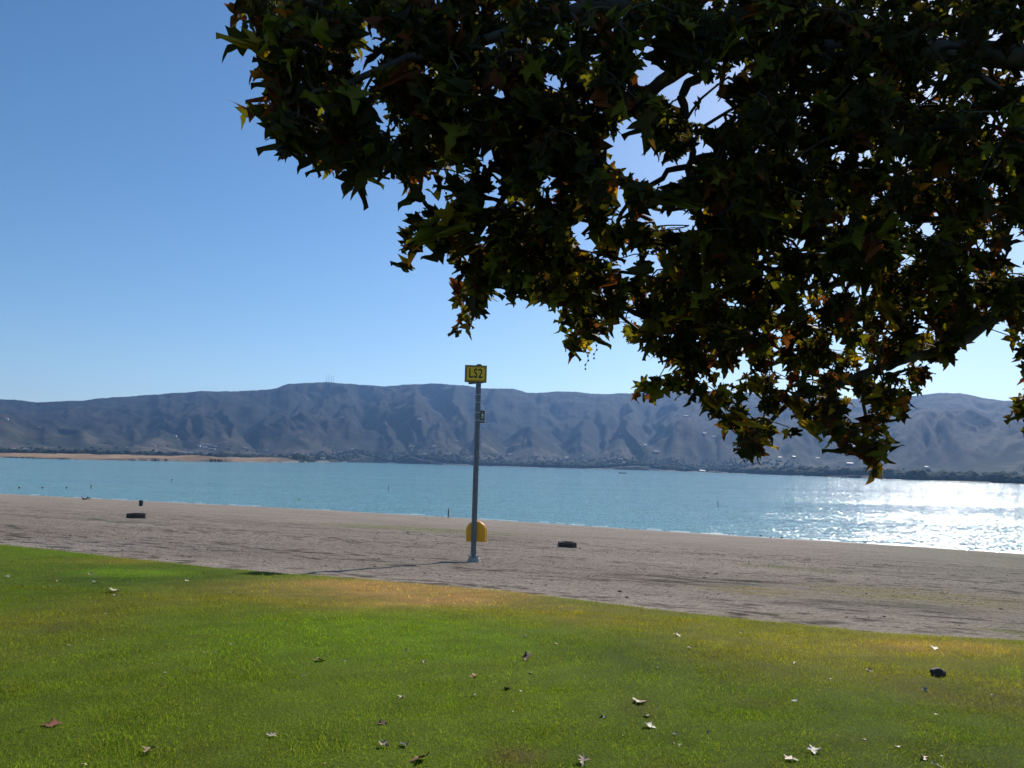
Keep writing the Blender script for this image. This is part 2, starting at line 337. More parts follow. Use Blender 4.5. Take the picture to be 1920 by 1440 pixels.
_h = np.array([onwater(*p) for p in sh_pts]); SHA = np.arctan2(_h[:, 0], _h[:, 1]); SHR = np.clip(np.hypot(_h[:, 0], _h[:, 1]), 0, 3000)
print('far shore m', SHR.round())
nA, nR = 1150, 380
az = np.linspace(-1.0, 1.0, nA); rr_ = 900*(9000/900)**(np.linspace(0, 1, nR))
A, R = np.meshgrid(az, rr_, indexing='ij'); XM, YM = R*np.sin(A), R*np.cos(A)
shore = np.interp(A, SHA, SHR)+25*(vnoise(XM*.01, YM*.01, 101)-.5)
foot = 3000+500*(vnoise(A*6, A*0, 102)-.5)-np.clip((A-.25)*1800, 0, 900); RID = 5200+600*(vnoise(A*3, A*0+2, 103)-.5)
fan = np.clip((R-shore)/60, -1, 1)*(1.3+.8*np.clip((-.24-A)*12, 0, 1))+np.clip(R-shore-60, 0, None)*.012*np.clip((R-2300)/900, 0.02, 1)
q = np.clip((R-foot)/(RID-foot), 0, 1.6)
prof = np.where(q < 1, q**1.15, 1-.55*(q-1))
# spurs: ridged noise that runs down-slope, warped
wa = 2.4*(vnoise(A*7, q*1.6, 104)-.5)+1.0*(vnoise(A*20+3, q*4, 124)-.5)
r1 = 1-np.abs(2*vnoise(A*15+wa, q*1.1+3, 105, 2)-1)
r2 = 1-np.abs(2*vnoise(A*42+2.2*wa+1.2*(vnoise(A*26, q*7, 106)-.5), q*3.0, 107, 2)-1)
r3 = 1-np.abs(2*vnoise(A*120+3*wa+2.0*(vnoise(A*60, q*14, 116)-.5), q*8, 117, 2)-1)
det = vnoise(XM*.006, YM*.006, 108, 5)-.5
env = np.clip(q*4, 0, 1)*np.clip(1.15-q*.75, .12, 1)
H = 560*prof+(r1-.62)*235*env+(r2-.6)*80*env+(r3-.6)*24*env+det*60*np.clip(q*3, 0, 1)
# low foothills in front
fh = np.clip(vnoise(A*14, R*.0011, 109, 3)-.52, 0, 1)*420*np.exp(-((R-(foot+150))/420)**2); H = np.maximum(H, 0)+fh
SPURS = [(60, 800, 70, 3700), (200, 792, 80, 4000), (300, 812, 55, 3500), (410, 806, 60, 3500), (575, 777, 95, 3700), (655, 762, 80, 4100), (735, 790, 60, 3700), (835, 790, 70, 3600), (900, 806, 50, 3400), (1000, 800, 75, 3700), (1090, 790, 60, 3900), (1170, 815, 60, 3400), (1320, 800, 90, 3600), (1480, 812, 60, 3300), (1600, 795, 90, 3500), (1790, 775, 110, 3700), (1905, 790, 90, 3500)]
def spur_pass(H):
    for sx, sy, sw, rc in SPURS:
        d = ray(sx, sy); ac = math.atan2(d[0], d[1]); hc = rc*d[2]/math.hypot(d[0], d[1])-WATER-12; wA = sw/F*1.15
        dA = (A-ac-.35*wA*(vnoise(R*.004, R*0+sx, 140)-.5)*2)/wA/(1+.35*(vnoise(R*.003, A*50, 141)-.5)); u = (R-(rc-650))/650
        line = np.clip(u, 0, 1)**.9*np.where(u > 1, 1+.12*(u-1), 1)
        tent = np.clip(1-np.abs(dA)**1.15, -.5, 1)
        S_ = hc*(line*tent+.10*(r3-.6)*np.clip(u*2, 0, 1)+.10*det); H = np.where(S_ > H, S_, H)
    return H
el = (H+fan+WATER+0)/R; mx = el.max(1); want = np.interp(az, SKA, SKE)+(vnoise(az*90, az*0, 160, 3)-.5)*2.6/F+(vnoise(az*420, az*0, 161, 2)-.5)*1.1/F
k = want/mx; H = H*k[:, None]
H = spur_pass(H)
for _ in range(2):
    el = (H+fan+WATER)/R; H = H*((want*1.0)/el.max(1))[:, None]
Z = WATER+fan+H
def far_z(x, y):
    a_ = math.atan2(x, y); r_ = math.hypot(x, y)
    i = (a_+1)/2*(nA-1); j = math.log(r_/900)/math.log(10)*(nR-1); i0, j0 = int(i), int(j); fi, fj = i-i0, j-j0
    return float((Z[i0, j0]*(1-fj)+Z[i0, j0+1]*fj)*(1-fi)+(Z[i0+1, j0]*(1-fj)+Z[i0+1, j0+1]*fj)*fi)
gA = np.gradient(Z, axis=0)/(R*(az[1]-az[0])); 
chap = np.array([.014, .018, .015]); soil = np.array([.070, .056, .046]); dry = np.array([.115, .095, .070])
n1 = vnoise(XM*.004, YM*.004, 110, 4); n2 = vnoise(XM*.02, YM*.02, 111, 3)
m = np.clip((r1*.35+r2*.3+r3*.15+n2*.5-.84)*3.2, 0, 1)*np.clip((n1-.33)*3.5, .1, 1)*.8
m = np.maximum(m, np.clip((r3-.86)*7, 0, 1)*np.clip((n1-.45)*6, 0, 1)*.8)
col = chap*(1-m[..., None])+soil*m[..., None]; col = col*(.75+.5*n2[..., None])
rt = np.clip((A-.38)*6, 0, 1)[..., None]; col = col*(1-rt*.45)+dry*rt*.45*(.5+np.clip((r2-.5)*2, 0, 1)[..., None])
low = np.clip(1-(R-shore)/ (60+0*R), 0, 1)
vil = np.maximum(np.clip(1-(q)*6, 0, 1), np.clip(1.25-(Z-WATER)/(75+60*vnoise(XM*.003, YM*.003, 150)), 0, 1)*.85)*(R > shore); vc = np.array([.040, .046, .028])*(1-np.clip((vnoise(XM*.012, YM*.012, 112, 4)-.5)*5, 0, 1))[..., None]+np.array([.12, .10, .075])*np.clip((vnoise(XM*.012, YM*.012, 112, 4)-.5)*5, 0, 1)[..., None]
col = col*(1-vil[..., None])+vc*vil[..., None]
spit = np.clip((np.interp(np.arctan2(ray(540, 866)[0], ray(540, 866)[1]), [0, 1], [0, 1])*0+(-.26-A))*30, 0, 1)*(R < 2150)*(R > shore-30)
sc_col = np.array([.33, .225, .135])*(.8+.4*vnoise(XM*.004, YM*.02, 113)[..., None]); dk = np.clip(1-(R-shore)/90, 0, 1)[..., None]
col = col*(1-spit[..., None])+(sc_col*(1-.35*dk))*spit[..., None]
beachf = (np.clip(1-(R-shore)/60, 0, 1)*(1-spit)*(R > shore-40)*(.2+.5*vnoise(A*60, A*0, 114))*(Z < WATER+3.5))[..., None]; col = col*(1-beachf)+np.array([.42, .38, .32])*beachf
Zd = Z.copy(); Zd = np.where(R < shore-40, WATER-8, Zd)
hill_m, nt, b, tc = attr_mat('hillside', 1., spec=.05, grain=(.03, .6, 1.3))
bump(nt, b, noisetex(nt, .03, 6, tc.outputs['Object'], .7), .5, 8.)
tag(link('mountains', np_mesh('mountains', np.stack([XM, YM, Zd], -1).reshape(-1, 3), grid_faces(nA, nR)[:, ::-1], np.clip(col, 0, 1).reshape(-1, 3), True), hill_m), 'long brush covered mountain ridge and foothills beyond the lake', kind='structure')

# far woods: low rounded crowns, one mass
ico = bmesh.new(); bmesh.ops.create_icosphere(ico, subdivisions=1, radius=1); iv = np.array([v.co[:] for v in ico.verts]); ifc = np.array([[v.index for v in f.verts] for f in ico.faces]); ico.free()
Vs, Fs, Cs = [], [], []; off = 0; cnt = 0
while cnt < 15000:
    a_ = random.uniform(-.72, .72); sh_ = float(np.interp(a_, SHA, SHR)); spitz = a_ < -.26
    lo = max(sh_+25, 2050 if spitz else 0, 0); r_ = lo+random.random()**1.9*min(1300, 3700-lo)
    x_, y_ = r_*math.sin(a_), r_*math.cos(a_)
    if float(vnoise(x_*.006, y_*.009, 120, 3)) < .34+.12*random.random(): continue
    if r_ > sh_+600 and random.random() < min(.95, (r_-sh_-600)/600): continue
    z_ = far_z(x_, y_); hi_ = z_-WATER
    if hi_ > 45 and random.random() < .75+.25*min((hi_-45)/60, 1): continue
    h_ = random.uniform(4.5, 11.)*(1.45 if random.random() < .07 else 1)*max(.35, 1-hi_/70); w_ = h_*random.uniform(.5, .95)
    v = iv*np.array([w_, w_, h_*.6])*(1+.35*(rng.random((len(iv), 1))-.5)); v = v+np.array([x_, y_, z_+h_*.5])
    Vs.append(v); Fs.append(ifc+off); off += len(v); g = random.uniform(.6, 1.3); Cs.append(np.tile(np.array([.030, .040, .020])*g, (len(v), 1))); cnt += 1
wood_m, *_ = attr_mat('far_foliage', .95, spec=.05)
tag(link('far_woods', np_mesh('far_woods', np.concatenate(Vs), np.concatenate(Fs), np.concatenate(Cs), True), wood_m), 'dark belt of trees along the far shore and lower slopes', 'woods', kind='stuff')

# houses on the far shore
roofs = [simple('roof_tile', (.30, .17, .12)), simple('roof_grey', (.20, .20, .19)), simple('roof_pale', (.28, .26, .23))]
walls = [simple('wall_cream', (.40, .36, .30)), simple('wall_white', (.55, .54, .51)), simple('wall_tan', (.32, .26, .20))]
def house_me(L, W_, h, rh):
    b1 = bmesh.new(); bbox(b1, (0, 0, h/2), (L, W_, h))
    b2 = bmesh.new(); l, w_ = L/2+.5, W_/2+.5
    vs = [b2.verts.new(p) for p in ((-l, -w_, h+.01), (l, -w_, h+.01), (l, w_, h+.01), (-l, w_, h+.01), (-l, 0, h+rh), (l, 0, h+rh))]
    for f in ((0, 1, 5, 4), (2, 3, 4, 5), (1, 2, 5), (3, 0, 4), (3, 2, 1, 0)): b2.faces.new([vs[i] for i in f])
    b3 = bmesh.new()
    bbox(b3, (0, -W_/2-.03, h*.55), (L*.35, .1, h*.35))
    return b1, b2, b3
glass_m = simple('window_glass', (.05, .06, .07), .15)
protos = []
for i, (L, W_, h, rh) in enumerate(((12, 9, 3.2, 1.8), (16, 9, 3.4, 2.2), (10, 10, 6, 2), (22, 12, 4.5, 1.6))):
    b1, b2, b3 = house_me(L, W_, h, rh); a1, a2, a3 = bm_mesh('house_walls', b1), bm_mesh('house_roof', b2), bm_mesh('house_window', b3)
    protos.append([(a1.copy(), a2.copy(), a3, walls[j], roofs[(j+i) % 3]) for j in range(3)])
for pr in protos:
    for a1, a2, a3, wm_, rm_ in pr:
        a1.materials.append(wm_); a2.materials.append(rm_)
    pr[0][2].materials.append(glass_m)
nh = 0; HL = []
while nh < 150:
    a_ = random.uniform(-.58, .62); sh_ = float(np.interp(a_, SHA, SHR)); lo = max(sh_+30, 2080 if a_ < -.26 else 1750)
    r_ = lo+random.random()**1.3*min(1350, 3700-lo); x_, y_ = r_*math.sin(a_), r_*math.cos(a_)
    if float(vnoise(a_*30, r_*.004, 130)) < .42: continue
    if any((x_-p[0])**2+(y_-p[1])**2 < 28**2 for p in HL): continue
    HL.append((x_, y_)); a1, a2, a3, _, _ = protos[random.choice((0, 0, 1, 1, 2, 3))][random.randrange(3)]
    h = empty('house', (x_, y_, far_z(x_, y_)-.3), random.uniform(-.7, .7)-a_); link('wall', a1, None, h); link('roof', a2, None, h); link('window', a3, None, h)
    shoreh = r_ < sh_+140
    tag(h, 'tiny pale house at the water edge of the far shore' if shoreh else 'tiny pale house among the trees below the mountains', 'house', 'houses along the far shore' if shoreh else 'houses on the lower slopes'); nh += 1
# ridge-top masts
steel = simple('mast_steel', (.12, .12, .13), .6)
mast_l = ['leftmost of the four thin masts on the ridge', 'second thin mast from the left on the ridge', 'third mast, in the dip of the ridge', 'rightmost and lowest of the four ridge masts']
for i, (px, hp) in enumerate(((611.5, 45), (616, 50), (620.5, 42), (624.5, 40))):
    d = ray(px, 719); a_ = math.atan2(d[0], d[1]); ii = int(round((a_+1)/2*(nA-1))); j = int((Z[ii]/R[ii]).argmax()); r_ = R[ii, j]
    bm = bmesh.new()
    for k in range(3): an = k*2.094; tube(bm, [(1.6*math.cos(an), 1.6*math.sin(an), -4), (.7*math.cos(an), .7*math.sin(an), hp)], [.35, .3], 4)
    for zz in range(0, hp, 5): tube(bm, [(1.4, 0, zz), (-.7, 1.2, zz+2.5), (-.7, -1.2, zz+5)], [.25]*3, 4)
    o = link('radio_mast', bm_mesh('radio_mast', bm), steel, None, (r_*math.sin(a_), r_*math.cos(a_), Z[ii, j])); tag(o, mast_l[i], 'radio mast', 'masts on the mountain ridge')
    bm = bmesh.new(); bbox(bm, (0, 0, hp*.8), (3, 1.2, 2.5), .2); link('antenna', bm_mesh('antenna', bm), steel, o)

# ------------------------------------------------------------------ haze
hb = bmesh.new(); bbox(hb, (0, 3600, 400), (15600, 12400, 2*420)); hz = bm_mesh('haze', hb)
hm = bpy.data.materials.new('haze'); hm.use_nodes = True; nt = hm.node_tree; nt.nodes.clear()
ho = N(nt, 'ShaderNodeOutputMaterial'); pv = N(nt, 'ShaderNodeVolumePrincipled'); pv.inputs['Color'].default_value = (.30, .54, 1., 1); pv.inputs['Density'].default_value = .000054; pv.inputs['Anisotropy'].default_value = .35
nt.links.new(pv.outputs[0], ho.inputs['Volume'])
HAZE = link('haze', hz, hm); tag(HAZE, 'pale blue haze in the air over the lake', 'haze', kind='stuff')
HAZE.scale = (1, 1, 1)
zlo, zhi = -30, 760
for v in hz.vertices: v.co.z = zlo if v.co.z < 100 else zhi

# ------------------------------------------------------------------ sign pole
galv = simple('galvanised_steel', (.16, .18, .21), .45, .6, .2, 14); 
pb = hit(887, 1053); PX, PY = pb[0], pb[1]; PZ0 = float(gz(PX, PY))
tp = ray(898, 683); HP = tp[2]/math.hypot(tp[0], tp[1])*math.hypot(PX, PY)-PZ0; print('pole', pb, 'height', HP)
pole = empty('sign_pole', (PX, PY, PZ0))
tag(pole, 'tall square steel pole standing in the sand, carrying the yellow LS2 sign', 'sign pole')
bm = bmesh.new(); bbox(bm, (0, 0, HP/2+.02), (.118, .118, HP-.04), .012, Euler((0, 0, .45)).to_matrix()); link('post', bm_mesh('post', bm), galv, pole)
band_m = simple('steel_band', (.55, .56, .57), .35, .8)
for py in (741, 756, 775, 790):
    zz = HP*(1053-py)/(1053-683); bm = bmesh.new(); bbox(bm, (0, 0, zz), (.128, .128, .014), .002, Euler((0, 0, .45)).to_matrix()); link('band', bm_mesh('band', bm), band_m, pole)
conc = simple('pale_concrete', (.42, .40, .37), .9, bmp=.3, scale=20)
bm = bmesh.new(); bmesh.ops.create_cone(bm, cap_ends=True, segments=20, radius1=.20, radius2=.15, depth=.22, matrix=Matrix.Translation((0.02, 0, 0.01))); bmesh.ops.bevel(bm, geom=[e_ for e_ in bm.edges if all(v.co.z > .1 for v in e_.verts)], offset=.02, segments=2, affect='EDGES')
link('footing', bm_mesh('footing', bm, False), conc, pole)
bm = bmesh.new(); bbox(bm, (0, 0, .135), (.22, .22, .02), .003, Euler((0, 0, .45)).to_matrix()); bp = link('base_plate', bm_mesh('base_plate', bm), galv, pole)
for k in range(4):
    an = .45+math.pi/4+k*math.pi/2; bm = bmesh.new(); bmesh.ops.create_cone(bm, cap_ends=True, segments=6, radius1=.014, radius2=.014, depth=.05, matrix=Matrix.Translation((.125*math.cos(an), .125*math.sin(an), .16))); link('bolt', bm_mesh('bolt', bm), band_m, bp)
# LS2 sign: two framed panels set at an angle
yel = simple('sign_yellow', (.85, .56, .02), .45, var=.08, scale=3); blk = simple('sign_black', (.012, .012, .012), .5); frm = simple('sign_frame', (.05, .055, .055), .5, .3)
sgz = HP*(1053-702)/(1053-683); wS, hS = .60, .47
sign = empty('lifeguard_sign', (PX-.085, PY, PZ0+sgz), math.radians(5)); tag(sign, 'yellow sign reading LS2 in black, at the top of the steel pole', 'sign')
def rrect(bm, w_, h_, r, y, depth, n=5):
    pts = []
    for cx, cz, a0 in ((w_/2-r, h_/2-r, 0), (-w_/2+r, h_/2-r, 90), (-w_/2+r, -h_/2+r, 180), (w_/2-r, -h_/2+r, 270)):
        for k in range(n): an = math.radians(a0+90*k/(n-1)); pts.append((cx+r*math.cos(an), cz+r*math.sin(an)))
    return pts
def plate(name, pts, y, depth, m, parent, hole=None):
    bm = bmesh.new()
    if hole is None:
        vs = [bm.verts.new((p[0], y, p[1])) for p in pts]; f = bm.faces.new(vs); r = bmesh.ops.extrude_face_region(bm, geom=[f]); bmesh.ops.translate(bm, verts=[g for g in r['geom'] if isinstance(g, bmesh.types.BMVert)], vec=(0, depth, 0))
    else:
        n = len(pts); q = [[bm.verts.new((p[0], yy, p[1])) for p in P] for P, yy in ((pts, y), (hole, y), (hole, y+depth), (pts, y+depth))]
        for a_, b_ in ((0, 1), (1, 2), (2, 3), (3, 0)):
            for k in range(n): bm.faces.new((q[a_][k], q[a_][(k+1) % n], q[b_][(k+1) % n], q[b_][k]))
    bmesh.ops.recalc_face_normals(bm, faces=bm.faces[:]); return link(name, bm_mesh(name, bm), m, parent)
dpt = -.085
plate('panel', rrect(None, wS, hS, .012, 0, 0), dpt, .05, frm, sign)
plate('face', rrect(None, wS-.05, hS-.05, .03, 0, 0), dpt-.006, .004, yel, sign)
plate('border', rrect(None, wS-.075, hS-.075, .035, 0, 0), dpt-.010, .003, blk, sign, rrect(None, wS-.105, hS-.105, .026, 0, 0))
def text(body, size, loc, m, parent, rot=(math.pi/2, 0, 0), name='lettering', sx=1., ext=.0015, off=0.):
    cu = bpy.data.curves.new(name, 'FONT'); cu.body = body; cu.size = size; cu.align_x = 'CENTER'; cu.align_y = 'CENTER'; cu.extrude = ext; cu.offset = off; cu.resolution_u = 3; cu.space_character = 1.12
    t = bpy.data.objects.new('tmp', cu); C.objects.link(t); bpy.context.view_layer.update()
    me = bpy.data.meshes.new_from_object(t.evaluated_get(bpy.context.evaluated_depsgraph_get())); bpy.data.objects.remove(t); bpy.data.curves.remove(cu)
    o = link(name, me, None, parent, loc); me.materials.clear(); me.materials.append(m); o.rotation_euler = rot; o.scale = (sx, 1, 1); return o
text('LS2', .36, (-.005, dpt-.0105, 0), blk, sign, sx=.68, off=.006)
back = plate('panel', rrect(None, wS, hS, .012, 0, 0), -.02, .05, frm, sign); back.rotation_euler = (0, 0, math.radians(-52)); back.location = (.02, .17, -.012)
back = plate('face', rrect(None, wS-.05, hS-.05, .03, 0, 0), .032, .004, yel, sign); back.rotation_euler = (0, 0, math.radians(-52)); back.location = (.02, .17, -.012)
# small walker sign
grn = simple('sign_green', (.03, .075, .085), .5, var=.05); wht = simple('sign_white', (.75, .77, .76), .5)
gsx = HP*(1053-783)/(1053-683); gsg = empty('walking_sign', (PX, PY, PZ0+gsx), 0); tag(gsg, 'small dark sign with a white walking figure, on the side of the pole', 'sign')
gw, gh, gx = .145, .36, .135
plate('panel', [(gx+p[0], p[1]) for p in rrect(None, gw, gh, .01, 0, 0)], -.012, .012, wht, gsg)
plate('face', [(gx+p[0], p[1]) for p in rrect(None, gw-.02, gh-.09, .006, 0, 0)], -.0145, .002, grn, gsg).location = (0, 0, .032)
plate('face', [(gx+p[0], p[1]) for p in rrect(None, gw-.02, .045, .005, 0, 0)], -.0145, .002, grn, gsg).location = (0, 0, -.145)
bm = bmesh.new()
def strip(bm, pts, wd):
    for (x0, z0), (x1, z1) in zip(pts, pts[1:]):
        d = Vector((x1-x0, z1-z0)); n_ = Vector((-d.y, d.x)).normalized()*wd/2
        vs = [bm.verts.new((x, -.017, z)) for x, z in ((x0-n_.x, z0-n_.y), (x1-n_.x, z1-n_.y), (x1+n_.x, z1+n_.y), (x0+n_.x, z0+n_.y))]
        r = bmesh.ops.extrude_face_region(bm, geom=[bm.faces.new(vs)]); bmesh.ops.translate(bm, verts=[g for g in r['geom'] if isinstance(g, bmesh.types.BMVert)], vec=(0, .002, 0))
strip(bm, [(0, .055), (.002, -.01)], .038); strip(bm, [(.004, -.005), (.022, -.05), (.012, -.095)], .017); strip(bm, [(-.002, -.005), (-.012, -.05), (-.03, -.09)], .017)
strip(bm, [(.004, .05), (.028, .02), (.036, -.005)], .012); strip(bm, [(-.004, .05), (-.026, .03), (-.03, .0)], .012)
bmesh.ops.create_cone(bm, cap_ends=True, segments=12, radius1=.016, radius2=.016, depth=.002, matrix=Matrix.Translation((.003, -.016, .08)) @ Matrix.Rotation(math.pi/2, 4, 'X'))
wf = link('walking_figure', bm_mesh('walking_figure', bm), wht, gsg, (gx, 0, .035))
bm = bmesh.new(); bbox(bm, (.06, 0, .1), (.05, .02, .03), .003); bbox(bm, (.06, 0, -.1), (.05, .02, .03), .003); link('bracket', bm_mesh('bracket', bm), galv, gsg)
# yellow domed call hood hung behind the pole
yo = simple('moulded_yellow_plastic', (.92, .42, .008), .3, var=.05, scale=2)
hood = empty('rescue_box', (PX, PY, PZ0+HP*(1053-1017)/370), math.radians(-4)); tag(hood, 'yellow plastic box with rounded top, fixed behind the pole near its foot', 'box')
wH, hH, dH = .53, .55, .20
arc = [(-wH/2, 0)]+[(-wH/2*math.cos(k*math.pi/14)*1., hH-wH/2*.92+wH/2*.92*math.sin(k*math.pi/14)) for k in range(15)]+[(wH/2, 0)]
o = plate('shell', arc, .055, dH, yo, hood); o.location = (.045, 0, 0)
md = o.modifiers.new('b', 'BEVEL'); md.width = .03; md.segments = 4; md.limit_method = 'ANGLE'; md.angle_limit = 1.0
arc2 = [(p[0]*1.07, p[1]*1.03-.012) for p in arc]
o = plate('rim', arc2, .055+dH*.75, .035, yo, hood); o.location = (.045, 0, 0)
bm = bmesh.new(); bbox(bm, (0, .04, .12), (.12, .06, .05), .004); bbox(bm, (0, .04, .4), (.12, .06, .05), .004); link('bracket', bm_mesh('bracket', bm), galv, hood)

# ------------------------------------------------------------------ fire rings, bin, people, birds, boats, buoys
rust = simple('fire_ring_concrete', (.075, .055, .045), .9, var=.35, scale=6, bmp=.4); ash = simple('ash', (.10, .09, .085), .95, var=.4)
def fire_ring(px0, px1, py, hpx, label):
    c = hit((px0+px1)/2, py); D = math.hypot(c[0], c[1]); wd_ = (px1-px0)/F*D; h_ = hpx/F*D
    o = empty('fire_ring', (c[0], c[1], float(gz(c[0], c[1]))), math.radians(12)); tag(o, label, 'fire ring', 'fire rings on the beach')
    bm = bmesh.new(); n = 8; rings = []
    for r_, z_ in ((wd_/2*.86, 0-.1), (wd_/2, -.1), (wd_/2*.93, h_), (wd_/2*.74, h_), (wd_/2*.70, .03)):
        rings.append([bm.verts.new((r_*math.cos(2*math.pi*(k+.5)/n), r_*math.sin(2*math.pi*(k+.5)/n), z_)) for k in range(n)])
    for a_, b_ in ((1, 2), (2, 3), (3, 4)):
        for k in range(n): bm.faces.new((rings[a_][k], rings[a_][(k+1) % n], rings[b_][(k+1) % n], rings[b_][k]))
    bmesh.ops.bevel(bm, geom=bm.edges[:], offset=.012, segments=1, affect='EDGES'); link('wall', bm_mesh('wall', bm), rust, o)
    bm = bmesh.new(); bmesh.ops.create_cone(bm, cap_ends=True, segments=14, radius1=wd_/2*.72, radius2=wd_/2*.3, depth=.06, matrix=Matrix.Translation((0, 0, .06)))
    for v in bm.verts: v.co += Vector((random.uniform(-.02, .02), random.uniform(-.02, .02), random.uniform(-.01, .02)))
    link('ash', bm_mesh('ash', bm), ash, o)
fire_ring(239, 273, 972, 8.5, 'dark low fire ring on the left of the beach, beside a trail of pale sand')
fire_ring(1045, 1082, 1026, 9.5, 'dark low fire ring on the sand to the right of the pole')
bc = hit(264, 949); D = math.hypot(bc[0], bc[1]); s_ = D/F
bin_m = simple('bin_plastic', (.025, .04, .05), .6); tb = empty('litter_bin', (bc[0], bc[1], float(gz(bc[0], bc[1])))); tag(tb, 'dark litter bin standing near the water on the left', 'litter bin')
bm = bmesh.new(); bmesh.ops.create_cone(bm, cap_ends=True, segments=20, radius1=3.0*s_, radius2=3.5*s_, depth=9*s_, matrix=Matrix.Translation((0, 0, 4.4*s_))); link('drum', bm_mesh('drum', bm), bin_m, tb)
bm = bmesh.new(); bmesh.ops.create_cone(bm, cap_ends=True, segments=20, radius1=3.8*s_, radius2=3.3*s_, depth=1.0*s_, matrix=Matrix.Translation((0, 0, 9.3*s_))); link('lid', bm_mesh('lid', bm), bin_m, tb)

def skin_mesh(name, verts, edges, radii, mats, matf, sub=2):
    me = bpy.data.meshes.new('t'); me.from_pydata(verts, edges, []); o = bpy.data.objects.new('tmp', me); C.objects.link(o)
    o.modifiers.new('s', 'SKIN'); sl_ = me.skin_vertices[0].data
    for i, r in enumerate(radii): sl_[i].radius = (r, r*.85) if not isinstance(r, tuple) else r; sl_[i].use_root = (i == 0)
    m_ = o.modifiers.new('u', 'SUBSURF'); m_.levels = m_.render_levels = sub
    bpy.context.view_layer.update(); r = bpy.data.meshes.new_from_object(o.evaluated_get(bpy.context.evaluated_depsgraph_get())); bpy.data.objects.remove(o)
    r.name = name; r.materials.clear()
    for m in mats: r.materials.append(m)
    for p in r.polygons: p.use_smooth = True; p.material_index = matf(p.center)
    return r
skin = simple('skin', (.38, .22, .15), .6); top_m = simple('dark_top', (.03, .035, .05), .9); trs = simple('dark_trousers', (.025, .027, .035), .9); hair = simple('hair', (.02, .015, .012), .7); shoe = simple('shoe', (.03, .03, .03), .6)
def body(P, name='body'):
    names = list(P); idx = {n_: i for i, n_ in enumerate(names)}
    ed = [('pel', 'spine'), ('spine', 'chest'), ('chest', 'neck'), ('neck', 'head0'), ('head0', 'head'), ('chest', 'shL'), ('shL', 'elL'), ('elL', 'wrL'), ('wrL', 'haL'), ('chest', 'shR'), ('shR', 'elR'), ('elR', 'wrR'), ('wrR', 'haR'),
          ('pel', 'hiL'), ('hiL', 'knL'), ('knL', 'anL'), ('anL', 'toL'), ('pel', 'hiR'), ('hiR', 'knR'), ('knR', 'anR'), ('anR', 'toR')]
    rad = dict(pel=.135, spine=.12, chest=.145, neck=.058, head0=.085, head=.09, shL=.065, shR=.065, elL=.045, elR=.045, wrL=.03, wrR=.03, haL=.035, haR=.035, hiL=.09, hiR=.09, knL=.06, knR=.06, anL=.042, anR=.042, toL=.04, toR=.04)
    hd = Vector(P['head0'])
    def mf(c): return 0 if (c-hd).length < .17 or min((c-Vector(P['haL'])).length, (c-Vector(P['haR'])).length) < .09 else (2 if min((c-Vector(P[k])).length for k in ('hiL', 'hiR', 'knL', 'knR', 'anL', 'anR')) < min((c-Vector(P[k])).length for k in ('spine', 'chest', 'shL', 'shR', 'elL', 'elR', 'wrL', 'wrR')) else 1)
    return skin_mesh(name, [P[n_] for n_ in names], [(idx[a_], idx[b_]) for a_, b_ in ed], [rad[n_] for n_ in names], [skin, top_m, trs], mf)
def head_bits(o, c, face, r=.105):
    bm = bmesh.new(); bmesh.ops.create_icosphere(bm, subdivisions=3, radius=r, matrix=Matrix.Translation(Vector(c)+Vector((0, 0, .03))-Vector(face)*.02))
    for v in list(bm.verts):
        if (v.co-Vector(c)).dot(Vector(face)) > r*.45 and v.co.z < c[2]+.08: bm.verts.remove(v)
    link('hair', bm_mesh('hair', bm, True), hair, o)
    for sgn in (-1, 1):
        side = Vector(face).cross(Vector((0, 0, 1)))*sgn*.032; bm = bmesh.new(); bmesh.ops.create_icosphere(bm, subdivisions=1, radius=.013, matrix=Matrix.Translation(Vector(c)+Vector(face)*.088+side)); link('eye', bm_mesh('eye', bm, True), hair, o)
    bm = bmesh.new(); bmesh.ops.create_cone(bm, cap_ends=True, segments=8, radius1=.018, radius2=.006, depth=.035, matrix=Matrix.Translation(Vector(c)+Vector(face)*.1-Vector((0, 0, .025))) @ Vector(face).to_track_quat('Z', 'Y').to_matrix().to_4x4()); link('nose', bm_mesh('nose', bm, True), skin, o)
# walker seen from the side, facing left
wc = hit(840.5, 971.5); D = math.hypot(wc[0], wc[1]); sc_ = (18.5/F*D)/1.72; print('person scale', sc_, D)
W = dict(pel=(0, 0, .95), spine=(0, 0, 1.12), chest=(.02, 0, 1.36), neck=(.0, 0, 1.50), head0=(-.03, 0, 1.57), head=(-.035, 0, 1.65), shL=(.02, -.17, 1.40), elL=(-.08, -.2, 1.16), wrL=(-.16, -.17, .96), haL=(-.19, -.16, .89), shR=(.02, .17, 1.40), elR=(.1, .2, 1.14), wrR=(.08, .2, .9), haR=(.07, .2, .82),
         hiL=(0, -.09, .88), knL=(-.11, -.1, .5), anL=(-.02, -.1, .08), toL=(-.15, -.1, .035), hiR=(0, .09, .88), knR=(.05, .09, .49), anR=(.2, .09, .12), toR=(.1, .09, .03))
per = empty('person', (wc[0], wc[1], float(gz(wc[0], wc[1]))), .25); per.scale = (sc_,)*3; link('body', body(W), None, per); head_bits(per, (-.035, 0, 1.63), (-1, 0, 0))
tag(per, 'person in dark clothes walking left along the water edge', 'person')
